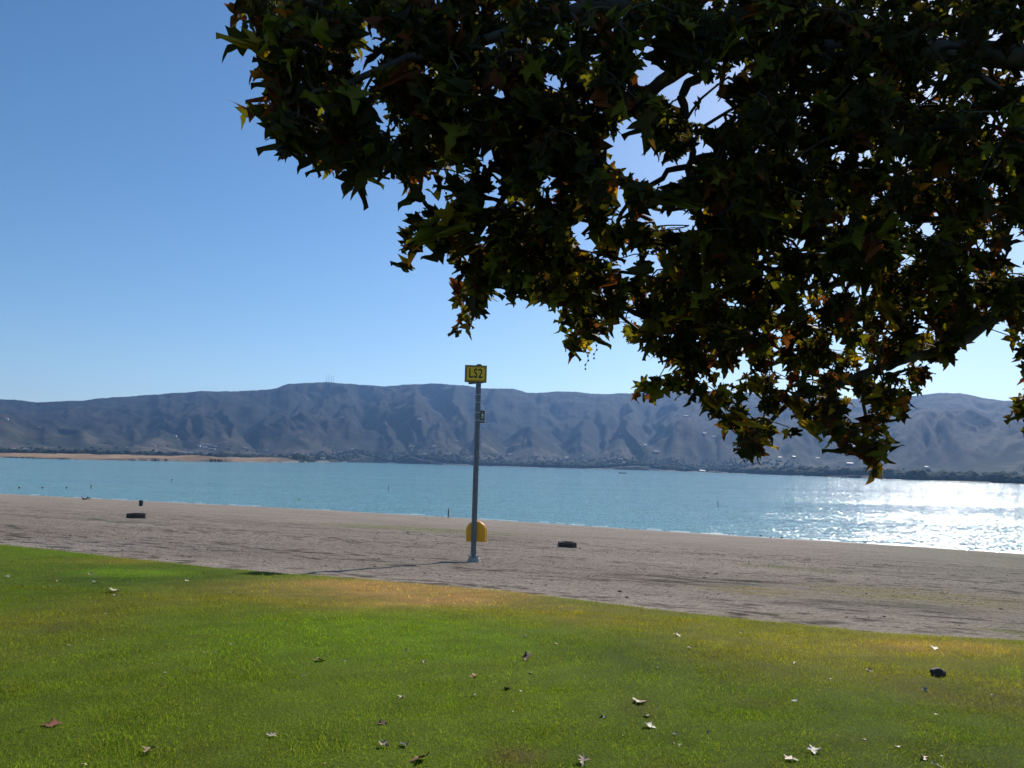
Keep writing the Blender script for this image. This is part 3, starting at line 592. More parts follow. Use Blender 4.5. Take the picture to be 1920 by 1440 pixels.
# person lying back on the sand with knees drawn up
lcn = hit(160, 937.5); D = math.hypot(lcn[0], lcn[1]); zq = .12
Lp = dict(pel=(.10, 0, zq), spine=(-.08, 0, zq+.05), chest=(-.32, 0, zq+.14), neck=(-.46, 0, zq+.24), head0=(-.54, 0, zq+.29), head=(-.61, 0, zq+.33), shL=(-.34, -.18, zq+.14), elL=(-.48, -.25, zq-.02), wrL=(-.28, -.26, zq-.05), haL=(-.2, -.26, zq-.06), shR=(-.34, .18, zq+.14), elR=(-.48, .25, zq-.02), wrR=(-.28, .26, zq-.05), haR=(-.2, .26, zq-.06),
          hiL=(.14, -.09, zq), knL=(.38, -.1, .62), anL=(.62, -.1, .10), toL=(.76, -.1, .05), hiR=(.14, .09, zq), knR=(.52, .1, .50), anR=(.85, .1, .09), toR=(.95, .1, .16))
pl = empty('person', (lcn[0], lcn[1], float(gz(lcn[0], lcn[1]))), .1); pl.scale = (sc_,)*3; link('body', body(Lp), None, pl); head_bits(pl, (-.58, 0, zq+.31), (.5, 0, .86))
tag(pl, 'person lying back on the sand with knees up, by the water at left', 'person')
# birds at the water line
bird_m = simple('dark_feathers', (.03, .028, .03), .7); beak_m = simple('beak', (.25, .18, .05), .5)
def bird_mesh():
    V_ = [(0, 0, .20), (.10, 0, .23), (.16, 0, .30), (.20, 0, .36), (-.12, 0, .19), (-.26, 0, .18)]
    return skin_mesh('bird_body', V_, [(0, 1), (1, 2), (2, 3), (0, 4), (4, 5)], [.085, .07, .035, .04, .06, .02], [bird_m], lambda c: 0, 1)
bmesh_body = bird_mesh(); bm = bmesh.new(); tube(bm, [(.22, 0, .36), (.30, 0, .345)], [.014, .004], 5); beak = bm_mesh('beak', bm); beak.materials.append(beak_m)
bm = bmesh.new(); tube(bm, [(0, 0, .16), (-.01, 0, .08), (.0, 0, .0)], [.012, .008, .008], 4); leg = bm_mesh('leg', bm); leg.materials.append(beak_m)
bird_lab = ['dark bird at the far left of the row on the waterline', 'dark bird just right of the leftmost one, at the waterline', 'dark bird low on the wet sand, third from the left', 'small bird close behind the third bird', 'upright dark bird in the middle of the row at the foam', 'lone low dark bird between two upright ones at the foam', 'largest upright dark bird standing against the foam', 'dark bird on wet sand where glitter begins', 'small dark bird at the edge of the bright glitter', 'rightmost small bird standing in front of the white glitter']
for i, (px, py, k, rz) in enumerate(((1238, 994.5, .8, 0), (1247, 996, .7, 3.1), (1368, 1004, 1., .1), (1374.5, 1004.5, .7, .3), (1426.5, 1006.5, 1.1, 2.9), (1445.5, 1010, .9, .2), (1466, 1011.5, 1.35, .4), (1536, 1013.5, 1., 3.), (1622, 1019, .9, .1), (1644, 1020, .8, 2.8))):
    c = hit(px, py); o = empty('bird', (c[0], c[1], float(gz(c[0], c[1]))), rz); o.scale = (k*.95,)*3
    link('body', bmesh_body, None, o); link('beak', beak, None, o)
    for sg in (-1, 1): link('leg', leg, None, o, (0, sg*.03, 0))
    tag(o, bird_lab[i], 'bird', 'birds along the waterline')
# swim buoys and marker posts
buoy_m = simple('buoy_dark', (.05, .05, .06), .5); buoy_w = simple('buoy_white', (.7, .7, .68), .4)
for i, (px, py, lab) in enumerate(((36, 915, 'small round buoy nearest the left edge of the lake'), (80, 915, 'middle one of three small round buoys at left'), (125, 915, 'right one of three small round buoys at left'))):
    c = onwater(px, py); k = 1.6/F*math.hypot(c[0], c[1]); o = empty('buoy', c); tag(o, lab, 'buoy', 'round swim buoys')
    bm = bmesh.new(); bmesh.ops.create_icosphere(bm, subdivisions=3, radius=k, matrix=Matrix.Translation((0, 0, k*.4))); link('float', bm_mesh('float', bm, True), buoy_m, o)
    bm = bmesh.new(); bmesh.ops.create_cone(bm, cap_ends=True, segments=12, radius1=k*.3, radius2=k*.3, depth=k*.8, matrix=Matrix.Translation((0, 0, k*1.5))); link('cap', bm_mesh('cap', bm), buoy_w, o)
for px, py, h_, lab in ((170.5, 915, 9, 'tall marker pole in the water right of the round buoys'), (322, 902, 6.5, 'thin pale marker pole far out on the left water'), (728.5, 917.5, 7, 'dark marker pole in the water left of the sign pole'), (1347, 948, 8, 'dark leaning marker in the water left of the glitter')):
    c = onwater(px, py); k = math.hypot(c[0], c[1])/F; o = empty('marker_buoy', c); tag(o, lab, 'marker buoy', 'pole shaped marker buoys')
    if px > 1300: o.rotation_euler = (0, -.25, 0)
    bm = bmesh.new(); tube(bm, [(0, 0, -.3), (0, 0, h_*k*.6)], [k*.75, k*.7], 10); link('pole', bm_mesh('pole', bm), buoy_m, o)
    bm = bmesh.new(); tube(bm, [(0, 0, h_*k*.602), (0, 0, h_*k)], [k*.62, k*.5], 10); link('band', bm_mesh('band', bm), buoy_w if px < 400 else buoy_m, o)
# boats
def hull(L, B, Hh, m, parent, name='hull'):
    bm = bmesh.new(); n = 11; rows_ = []
    for i in range(n):
        u = i/(n-1)*2-1; wv = (1-abs(u)**2.6)*B/2+.01; sheer = Hh*(1+.35*u*u)
        rows_.append([bm.verts.new((u*L/2, y_, z_)) for y_, z_ in ((-wv, sheer), (-wv*.8, .25*Hh), (0, -.25*Hh), (wv*.8, .25*Hh), (wv, sheer), (wv*.82, sheer-.05*Hh), (0, .3*Hh), (-wv*.82, sheer-.05*Hh))])
    for a_, b_ in zip(rows_, rows_[1:]):
        for k in range(8): bm.faces.new((a_[k], a_[(k+1) % 8], b_[(k+1) % 8], b_[k]))
    bm.faces.new(rows_[0]); bm.faces.new(rows_[-1][::-1]); bmesh.ops.recalc_face_normals(bm, faces=bm.faces[:])
    return link(name, bm_mesh(name, bm, False), m, parent)
bd = simple('boat_dark', (.04, .05, .06), .5)
SIT = dict(pel=(0, 0, .45), spine=(0, 0, .62), chest=(.02, 0, .86), neck=(.02, 0, 1.0), head0=(.03, 0, 1.07), head=(.03, 0, 1.15), shL=(.02, -.17, .9), elL=(.1, -.2, .68), wrL=(.3, -.15, .62), haL=(.36, -.14, .62), shR=(.02, .17, .9), elR=(.1, .2, .68), wrR=(.3, .15, .62), haR=(.36, .14, .62), hiL=(.06, -.09, .43), knL=(.45, -.1, .48), anL=(.5, -.1, .08), toL=(.62, -.1, .05), hiR=(.06, .09, .43), knR=(.45, .1, .48), anR=(.5, .1, .08), toR=(.62, .1, .05))
sitm = body(SIT)
def at_boat(px, py, wpx, name, label, person_label, rz, matb):
    c = onwater(px, py); k = math.hypot(c[0], c[1])/F; o = empty(name, c, rz); tag(o, label, 'boat'); L = wpx*k; hull(L, L*.28, L*.09, matb, o)
    bm = bmesh.new(); bbox(bm, (-L*.42, 0, L*.12), (L*.05, L*.05, L*.14), L*.01); link('motor', bm_mesh('motor', bm), bd, o)
    for j in (-1, 1): bm = bmesh.new(); bbox(bm, (j*L*.17, 0, L*.07), (L*.06, L*.2, L*.02)); link('seat', bm_mesh('seat', bm), buoy_w, o)
    p = empty('person', (c[0]+L*.15*math.cos(rz), c[1]+L*.15*math.sin(rz), c[2]+L*.03), rz); p.scale = (L*.085,)*3; link('body', sitm, None, p); tag(p, person_label, 'person')
at_boat(1167, 887.7, 14, 'fishing_boat', 'low dark boat with a seated figure near the far shore', 'tiny figure seated in the low dark boat', .05, bd)
at_boat(1122, 881.5, 5, 'motor_boat', 'tiny dark boat left of the fishing boat, under the far bank', 'barely visible figure in the tiny boat by the far bank', 2.8, bd)
kc = onwater(561, 936.5); k = math.hypot(kc[0], kc[1])/F; ky = empty('kayak', kc, .5); tag(ky, 'yellow green kayak on the water left of the sign pole', 'kayak')
kg = simple('kayak_lime', (.45, .65, .12), .4); hull(8*k, 1.6*k, .8*k, kg, ky); bm = bmesh.new(); bmesh.ops.create_cone(bm, cap_ends=True, segments=12, radius1=.6*k, radius2=.5*k, depth=.3*k, matrix=Matrix.Translation((0, 0, .8*k))); link('cockpit', bm_mesh('cockpit', bm), bd, ky)
# dock posts / pale shore sheds on far shore are houses above

# ------------------------------------------------------------------ leaves
def leaf_outline(kind):
    # deep pointed lobes with a few coarse teeth
    # sycamore: five pointed lobes; petiole joint at origin, tip along +Y, unit length 1
    r = random.Random(kind); j = lambda v, s=.03: v+r.uniform(-s, s)
    dpt_ = [.50, .40, .58][kind % 3]
    q_ = [0, .05, -.03][kind % 3]
    half = [(.16, -.04), (.27, -.10), (.42, -.06), (.31, .07), (.27, .18), (.42, .22), (.47, .32), (.64, .47+q_), (.45, .45), (.34, .47), (.185, .45+q_), (.20, .62), (.235, .69), (.14, .80), (.065, .95)]
    half = [(j(x_), j(y_)) for x_, y_ in half]; o = [(0, .0)]+half+[(j(0), 1.12)]+[(-j(x_, .02), j(y_, .03)) for x_, y_ in half[::-1]]
    return o
def leaf_geo(kind, curl):
    o = leaf_outline(kind); n = len(o); r = random.Random(kind*7+1)
    V_ = [(x_, y_) for x_, y_ in o]+[(0, .22), (0, .5), (0, .75)]
    P_ = []
    fold, bend, wav = curl*r.uniform(.4, 1.), curl*r.uniform(.3, 1.1), curl*r.uniform(.05, .2)
    th = min(.25+.55*curl*r.uniform(.5, 1.), 1.1)
    for x_, y_ in V_:
        z_ = math.sin(th)*abs(x_)-bend*(y_**2)*.45+wav*math.sin(x_*9+kind)+wav*math.cos(y_*8+2*kind); P_.append((x_*math.cos(th)*.95, y_*(1-.12*curl*y_), z_))
    half = (n-2)//2; cI = [n, n+1, n+2]; Fc = []
    def near(y_): return cI[0] if y_ < .36 else (cI[1] if y_ < .63 else cI[2])
    for i in range(n):
        a_, b_ = i, (i+1) % n; ca, cb = near(o[a_][1]), near(o[b_][1])
        Fc.append((a_, b_, cb)); 
        if ca != cb: Fc.append((a_, cb, ca))
    Fc = [f if (P_[f[1]][0]-P_[f[0]][0])*(P_[f[2]][1]-P_[f[0]][1])-(P_[f[1]][1]-P_[f[0]][1])*(P_[f[2]][0]-P_[f[0]][0]) > 0 else (f[0], f[2], f[1]) for f in Fc]
    # petiole: flat three sided sliver
    b0 = len(P_); P_ += [(-.012, .03, 0), (.012, .03, 0), (0, .03, .02), (0, -.42, .10+.1*curl)]; Fc += [(b0, b0+1, b0+3), (b0+1, b0+2, b0+3), (b0+2, b0, b0+3)]
    return np.array(P_, float), np.array(Fc)
LG = [leaf_geo(i, [.4, .8, 1.2, .6, 1.0, 1.5][i]) for i in range(6)]
leaf_m, nt, b, tc = attr_mat('sycamore_leaf', .7, trans=.34, spec=.12, tcol=(1.9, 1.75, .6))
bark_m, nt, b, o = mat('sycamore_bark'); tc = N(nt, 'ShaderNodeTexCoord'); f = noisetex(nt, 5, 5, tc.outputs['Object'])
nt.links.new(ramp(nt, f, [(.35, (.035, .027, .020)), (.55, (.06, .048, .036)), (.7, (.11, .095, .075))]), b.inputs['Base Color']); b.inputs['Roughness'].default_value = .85; bump(nt, b, f, .5, .03)
LCOL = dict(green=np.array([.046, .046, .014]), lime=np.array([.13, .135, .018]), yellow=np.array([.34, .24, .025]), orange=np.array([.36, .13, .02]), rust=np.array([.15, .05, .02]), dark=np.array([.030, .028, .012]))
def pick_col(py=300., bias=0.):
    r = random.random(); lo = min(max((py-550)/300, 0), 1)
    if r < .02+.16*lo: c = LCOL['yellow']
    elif r < .03+.20*lo: c = LCOL['orange']
    elif r < .09+.28*lo: c = LCOL['rust']
    elif r < .33+.30*lo: c = LCOL['lime']
    elif r < .62: c = LCOL['dark']
    else: c = LCOL['green']
    return c*random.uniform(.6, 1.2)

# crown extent, described by its outline seen from the lawn, filled in depth
OUT = [(452, -60), (470, 30), (520, 90), (500, 130), (530, 205), (500, 240), (590, 270), (620, 295), (655, 300), (690, 275), (735, 305), (790, 330), (850, 330), (850, 400), (850, 435), (775, 462), (800, 485), (865, 470), (870, 530), (855, 600), (905, 600), (905, 560), (935, 520), (975, 545), (1010, 525), (1070, 550), (1110, 600), (1070, 635), (1085, 650), (1130, 615), (1165, 580), (1185, 620), (1180, 665), (1225, 655), (1245, 700), (1200, 735), (1235, 745), (1290, 715), (1320, 745), (1340, 790), (1385, 825), (1400, 845), (1440, 860), (1450, 850), (1430, 800), (1470, 770), (1540, 800), (1590, 825), (1620, 865), (1650, 865), (1665, 815), (1660, 795), (1690, 765), (1735, 725), (1730, 690), (1770, 655), (1830, 610), (1870, 580), (1960, 565), (2100, 560), (2300, 640), (2700, 600), (3200, 500), (3400, -200), (3000, -900), (2200, -1300), (1300, -1100), (900, -600), (600, -250)]
EXTRA = [[(1960, 590), (1915, 612), (1905, 655), (1905, 700), (1960, 730)], [(1960, 745), (1905, 755), (1905, 780), (1960, 800)]]
HOLES = [(1282, 158, 46, 26), (1335, 190, 26, 30), (1188, 232, 24, 22), (1208, 300, 52, 26), (1308, 285, 18, 26), (1155, 368, 24, 16), (1250, 398, 34, 16), (1380, 122, 16, 12), (1040, 150, 14, 8), (1905, 455, 16, 34), (715, 200, 26, 14), (655, 270, 18, 10), (1035, 50, 16, 9), (875, 95, 14, 10), (700, 130, 14, 9), (1865, 100, 18, 26), (1868, 218, 16, 12), (1100, 455, 12, 16), (1175, 470, 20, 14)]
def inpoly(x_, y_, P_):
    c = False; n = len(P_); j = n-1
    for i in range(n):
        xi, yi = P_[i]; xj, yj = P_[j]
        if (yi > y_) != (yj > y_) and x_ < (xj-xi)*(y_-yi)/(yj-yi)+xi: c = not c
        j = i
    return c
def inside(x_, y_, pad=0):
    if not (inpoly(x_, y_, OUT) or any(inpoly(x_, y_, q) for q in EXTRA)): return False
    return not any(((x_-a_)/(c+pad))**2+((y_-b_)/(d+pad))**2 < 1 for a_, b_, c, d in HOLES)
def depth(x_, y_):
    # metres forward: the near side of the crown overhangs the viewer, the low right fringe is farther
    lo = min(max((y_-350)/450, 0), 1); rt = min(max((x_-1200)/600, 0), 1)
    d0 = 3.5+2.2*lo+.5*rt; d1 = 5.2+2.3*lo+2.2*rt
    if y_ < 0: d1 += 1.2; d0 += .3
    dd = ray(x_, y_); tn = dd[2]/dd[1]
    if 0 < y_ < 920: d1 = min(d1, max((4.1+1.21*1.62)/(1-1.5*max(tn, 0)) if tn < .6 else 9, d0+.4)); d0 = min(d0, d1-.8)
    return random.triangular(d0, d1, d0+.55*(d1-d0))
def pt(x_, y_, Yd):
    d = ray(x_, y_); return Vector(d*(Yd/d[1]))
# limbs traced through space
TR = Vector((8.0, 6.4, 0)); TR.z = float(gz(TR.x, TR.y))
trunk_pts = [TR+Vector((0, 0, -.3)), TR+Vector((0, 0, .5)), TR+Vector((-.15, .05, 1.6)), TR+Vector((-.25, 0, 2.8)), TR+Vector((-.2, -.1, 4.2)), TR+Vector((.1, -.1, 6.0)), TR+Vector((.3, .1, 8.2))]
trunk_r = [.48, .36, .31, .29, .22, .15, .06]
fork = trunk_pts[3]
limbs = [
 ([fork, pt(2250, 150, 5.9), pt(1920, 105, 5.4), pt(1700, 92, 5.3), pt(1500, 100, 5.2), pt(1370, 95, 5.1), pt(1260, 140, 5.0), pt(1180, 200, 5.0), pt(1090, 260, 4.9), pt(980, 330, 4.9), pt(900, 420, 4.9)], .12, .014),
 ([pt(1370, 95, 5.1), pt(1250, 40, 4.7), pt(1120, 10, 4.5), pt(1000, 55, 4.4), pt(860, 90, 4.2), pt(740, 120, 4.1), pt(640, 160, 4.0), pt(560, 190, 3.9)], .06, .010),
 ([pt(1330, 120, 5.05), pt(1285, 175, 4.9), pt(1282, 230, 4.9), pt(1295, 300, 4.9), pt(1240, 330, 5.0), pt(1170, 400, 5.1), pt(1110, 500, 5.2), pt(1090, 590, 5.3)], .035, .008),
 ([fork, pt(2300, 330, 6.6), pt(1990, 500, 6.4), pt(1880, 585, 6.3), pt(1800, 640, 6.3), pt(1680, 680, 6.4), pt(1560, 725, 6.5), pt(1480, 760, 6.6), pt(1425, 812, 6.6)], .085, .014),
 ([fork, pt(2150, 250, 7.4), pt(1900, 270, 7.2), pt(1700, 330, 7.0), pt(1520, 400, 6.9), pt(1400, 480, 6.8), pt(1310, 570, 6.7), pt(1250, 660, 6.6)], .09, .012),
 ([pt(1900, 270, 7.2), pt(1800, 400, 7.4), pt(1700, 520, 7.5), pt(1640, 640, 7.6), pt(1620, 760, 7.7), pt(1640, 830, 7.7)], .05, .010),
 ([trunk_pts[4], pt(2100, -150, 6.2), pt(1750, -150, 5.6), pt(1400, -180, 5.2), pt(1050, -120, 4.8), pt(800, -60, 4.5), pt(600, -10, 4.2)], .11, .012),
 ([trunk_pts[5], pt(2200, -700, 6.6), pt(1800, -600, 6.4), pt(1400, -520, 6.0), pt(1100, -450, 5.6)], .09, .012),
 ([trunk_pts[4], TR+Vector((1.5, -1.6, 5)), TR+Vector((2.6, -3.2, 5.6))], .10, .03), ([trunk_pts[3], TR+Vector((2.0, 1.2, 4)), TR+Vector((4.0, 1.6, 5))], .10, .03), ([trunk_pts[5], TR+Vector((-1.0, 1.6, 7)), TR+Vector((-2.0, 2.6, 8))], .08, .02)]
tree = empty('sycamore_tree', TR); tag(tree, 'large sycamore with brown and yellowing leaves, branches hanging over the lawn from the right', 'tree')
def smooth_pts(P_, n=4):
    out = []
    for i in range(len(P_)-1):
        p0, p1, p2, p3 = P_[max(i-1, 0)], P_[i], P_[i+1], P_[min(i+2, len(P_)-1)]
        for k_ in range(n):
            u = k_/n; out.append(.5*((2*p1)+(p2-p0)*u+(2*p0-5*p1+4*p2-p3)*u*u+(3*p1-p0-3*p2+p3)*u**3))
    out.append(P_[-1]); return out
def jit(P_, k_): return [p+Vector((random.uniform(-k_, k_), random.uniform(-k_, k_), random.uniform(-k_, k_))) if 0 < i < len(P_)-1 else p for i, p in enumerate(P_)]
bm = bmesh.new(); tp_ = smooth_pts(trunk_pts, 4); tube(bm, [p-TR for p in tp_], list(np.interp(np.linspace(0, 1, len(tp_)), np.linspace(0, 1, len(trunk_r)), trunk_r)), 16); link('trunk', bm_mesh('trunk', bm, True), bark_m, tree)
nodes = []                                # (pos)
for P_, r0, r1 in limbs:
    sp = jit(smooth_pts(P_, 4), .02); n = len(sp); bm = bmesh.new(); tube(bm, [p-TR for p in sp], [r0+(r1-r0)*(i/(n-1))**.8 for i in range(n)], 8); link('branch', bm_mesh('branch', bm, True), bark_m, tree)
    nodes += sp[2:]
# cluster points
pts = []; px_ = []
def sample(n, x0, x1, y0, y1, mind):
    k_ = tries = 0
    while k_ < n and tries < n*60:
        tries += 1; x_, y_ = random.uniform(x0, x1), random.uniform(y0, y1)
        if not inside(x_, y_, 12): continue
        if y_ > -60 and x_ < 1960 and float(vnoise(x_/52., y_/52., 200, 2)) > (.67 if x_ < 1250 else (.78 if x_ < 1450 else .95)): continue
        p = pt(x_, y_, depth(x_, y_)); pts.append(p); px_.append((x_, y_)); k_ += 1
sample(230, 440, 1000, -60, 600, .1)
sample(960, 880, 1960, -60, 900, .1)
sample(700, 1290, 1960, -60, 660, .1)
sample(130, 560, 1300, -60, 260, .1)
sample(150, 960, 1300, 150, 620, .1)
for poly in [OUT[:68]]+EXTRA:             # twig ends all along the drooping fringe
    for (xa, ya), (xb, yb) in zip(poly, poly[1:]):
        L = math.hypot(xb-xa, yb-ya)
        if xa > 1980 or ya < -60: continue
        for k_ in range(max(1, int(L/26))):
            u = (k_+random.random())/max(1, int(L/26)); x_, y_ = xa+(xb-xa)*u, ya+(yb-ya)*u; nx, ny = (yb-ya)/L, -(xb-xa)/L
            ins = random.uniform(2, 40); x2, y2 = x_+nx*ins, y_+ny*ins
            if not inside(x2, y2): x2, y2 = x_-nx*ins, y_-ny*ins
            y2 -= 24
            pts.append(pt(x2, y2, depth(x2, y2))); px_.append((x2, y2))
sample(650, 1960, 3300, -500, 650, .1)
sample(900, 700, 3200, -1200, -60, .1)
for _ in range(160):                      # back of the crown, round the trunk
    pts.append(TR+Vector((random.gauss(1.5, 2.0), random.gauss(-.5, 2.0), random.uniform(3.0, 8.6)))); px_.append((3500, 0))
NP = len(nodes); pos = np.zeros((NP+len(pts), 3)); pos[:NP] = np.array([v[:] for v in nodes]); cost = np.zeros(NP+len(pts))
order = sorted(range(len(pts)), key=lambda i: float(np.min(np.linalg.norm(pos[:NP]-np.array(pts[i][:]), axis=1))))
used = NP; parent_i = {}; child_n = np.zeros(NP+len(pts)); twig_dir = []
seq = []
for i in order:
    p = np.array(pts[i][:]); d = np.linalg.norm(pos[:used]-p, axis=1)
    j = int((d+.35*cost[:used]).argmin()); pos[used] = p; cost[used] = cost[j]+d[j]; parent_i[used] = j; seq.append((used, i)); used += 1
load = np.ones(used)
for u_, _ in reversed(seq): load[parent_i[u_]] += load[u_]
bm = bmesh.new(); tw = {}
for u_, i in seq:
    j = parent_i[u_]; a_, b_ = Vector(pos[j]), Vector(pos[u_]); L = (b_-a_).length
    if L < 1e-3: continue
    ra = min(.0032*load[u_]**.55+.0016, .04); mid = (a_+b_)/2+Vector((random.uniform(-.1, .1), random.uniform(-.1, .1), random.uniform(-.02, .14)))*L
    P_ = smooth_pts([a_, mid, b_], 2); tube(bm, [p-TR for p in P_], [ra*(1-.35*k_/(len(P_)-1)) for k_ in range(len(P_))], 4, False); tw[u_] = P_
tg = link('twigs', bm_mesh('twigs', bm, True), bark_m, tree); tg['kind'] = 'stuff'
# leaves along every twig
L_pos, L_rot, L_s, L_k, L_c, L_t = [], [], [], [], [], []
for u_, i in seq:
    if u_ not in tw: continue
    P_ = tw[u_]; x_, y_ = px_[i]; inframe = -80 < y_ and x_ < 1980
    n = random.choice((4, 5, 6, 7)) if inframe else random.choice((4, 5, 6))
    axis = (P_[-1]-P_[-2]).normalized()
    for k_ in range(n):
        f_ = random.uniform(.35, 1.0) if k_ else 1.; q = f_*(len(P_)-1); i0 = min(int(q), len(P_)-2); base = P_[i0].lerp(P_[i0+1], q-i0)
        outd = Vector((random.gauss(0, 1), random.gauss(0, 1), random.gauss(-.2, .6))).normalized()
        tipd = (outd*.75+Vector((-.15, -.1, -1.0))*random.uniform(.5, 1.9)+axis*.3).normalized()
        nrm = Vector((random.gauss(0, .8), random.gauss(0, .8), random.gauss(.6, .6))); nrm = (nrm-tipd*nrm.dot(tipd))
        if nrm.length < .1: nrm = tipd.orthogonal()
        nrm.normalize(); xx = tipd.cross(nrm)
        s_ = random.choice((.085, .105, .125, .15, .18))*random.uniform(.85, 1.15)*(1.0 if x_ < 880 and y_ < 420 else .82)
        M3 = np.array([xx[:], tipd[:], nrm[:]]).T; o_ = base+tipd*s_*.42
        cx_, cy_ = to_px(np.array((o_+tipd*s_*.45)[:]))
        if inframe and any(((cx_-h_[0])/h_[2])**2+((cy_-h_[1])/h_[3])**2 < 1 for h_ in HOLES): continue
        L_pos.append(o_[:]); L_rot.append(M3); L_s.append(s_); L_k.append(random.randrange(6)); L_c.append(pick_col(y_)); L_t.append(random.random() < .3)
L_pos = np.array(L_pos); L_rot = np.array(L_rot); L_s = np.array(L_s); L_k = np.array(L_k); L_c = np.array(L_c); L_t = np.array(L_t)
cpx, cpy = to_px(L_pos); inf = (cpx > -20) & (cpx < 1940) & (cpy > -20) & (cpy < 1460); app = np.where(inf, L_s/np.linalg.norm(L_pos, axis=1), 0)
# thin the overhang that would throw shade on the open lawn
top300 = set(np.argsort(-app)[:300].tolist()); print('leaves', len(L_pos), 'in frame', inf.sum())
tints = {}
names_c = list(LCOL)
leaf_meshes = {}
TRa = np.array(TR[:])
for i in sorted(top300):
    ci = int(np.argmin([np.linalg.norm(L_c[i]/np.linalg.norm(L_c[i])-c/np.linalg.norm(c))+.3*abs(np.linalg.norm(L_c[i])-np.linalg.norm(c)) for c in LCOL.values()])); key = (int(L_k[i]), ci)
    if key not in leaf_meshes:
        V, Fc = LG[key[0]]; tipw = np.clip((np.hypot(V[:, 0], V[:, 1]-.35)-.30)*3, 0, 1)[:, None]*(.6 if key[0] % 2 else 0); me = np_mesh('leaf', V, Fc, LCOL[names_c[ci]]*(1-tipw)+LCOL['rust']*tipw); me.materials.append(leaf_m); leaf_meshes[key] = me
    o = link('leaf', leaf_meshes[key], None, tree); M = Matrix([list(L_rot[i][r_]*L_s[i])+[L_pos[i][r_]-TRa[r_]] for r_ in range(3)]+[[0, 0, 0, 1]]); o.matrix_local = M
Vs, Fs, Cs = [], [], []; off = 0
rest = np.array([i for i in range(len(L_pos)) if i not in top300])
for kd in range(6):
    ids = rest[L_k[rest] == kd]; V, Fc = LG[kd]
    W_ = np.einsum('nij,vj->nvi', L_rot[ids], V)*L_s[ids][:, None, None]+(L_pos[ids]-TRa)[:, None, :]
    n = len(ids); Vs.append(W_.reshape(-1, 3)); Fs.append((Fc[None]+(np.arange(n)*len(V))[:, None, None]).reshape(-1, 3)+off); off += n*len(V)
    tipw = np.clip((np.hypot(V[:, 0], V[:, 1]-.35)-.30)*3, 0, 1)[None, :, None]*L_t[ids][:, None, None]*.8
    cc_ = L_c[ids][:, None, :]*(1-tipw)+LCOL['rust']*tipw; Cs.append((cc_*(1+.35*(rng.random((n, len(V), 1))-.5))).reshape(-1, 3))
fo = link('foliage', np_mesh('foliage', np.concatenate(Vs), np.concatenate(Fs), np.concatenate(Cs)), leaf_m, tree); fo['kind'] = 'stuff'
# hanging seed-ball strings
seed_m = simple('seed_ball', (.08, .06, .03), .9)
for px, py, n, Yd in ((1117, 630, 7, 5.2), (1101, 650, 7, 5.2), (812, 95, 4, 4.), (606, 210, 4, 3.9), (836, 340, 5, 4.3), (1030, 560, 3, 5.), (1236, 345, 3, 5.)):
    p0 = pt(px, py-14, Yd); bm = bmesh.new(); P_ = []
    for k_ in range(n+1): P_.append(p0+Vector((.012*math.sin(k_*1.7), .01*math.cos(k_), -.028*k_)))
    tube(bm, [p-TR for p in P_], [.0016]*len(P_), 4)
    for p in P_[1:]: bmesh.ops.create_icosphere(bm, subdivisions=1, radius=.0075, matrix=Matrix.Translation(p-TR))
    link('seed_string', bm_mesh('seed_string', bm), seed_m, tree)

# ------------------------------------------------------------------ fallen leaves, stones
FC = dict(pale=(.50, .42, .27), tan=(.33, .23, .125), brown=(.20, .10, .05), dark=(.06, .05, .03), orange=(.40, .17, .035), red=(.26, .085, .045), grey=(.20, .18, .14))
fl_m = {k_: simple('dry_leaf_'+k_, c, .6, var=.25, scale=2.) for k_, c in FC.items()}
def curled(kind, curl, seed):
    V, Fc = leaf_geo(kind, curl); r = random.Random(seed); P_ = V.copy(); P_[:, 1] -= .5
    ax = r.uniform(0, 3.14); c_, s_ = math.cos(ax), math.sin(ax); u = P_[:, 0]*c_+P_[:, 1]*s_; v = -P_[:, 0]*s_+P_[:, 1]*c_
    K = curl*r.uniform(1.1, 2.0); un_ = np.sin(u*K)/K; z_ = (1-np.cos(u*K))/K+.08*np.sin(v*7+seed)+P_[:, 2]*.3
    Q = np.stack([un_*c_-v*s_, un_*s_+v*c_, z_-z_.min()], -1); return Q, Fc
fvar = [curled(i % 6, 1.0+.25*(i % 4), i) for i in range(10)]; fme = {}
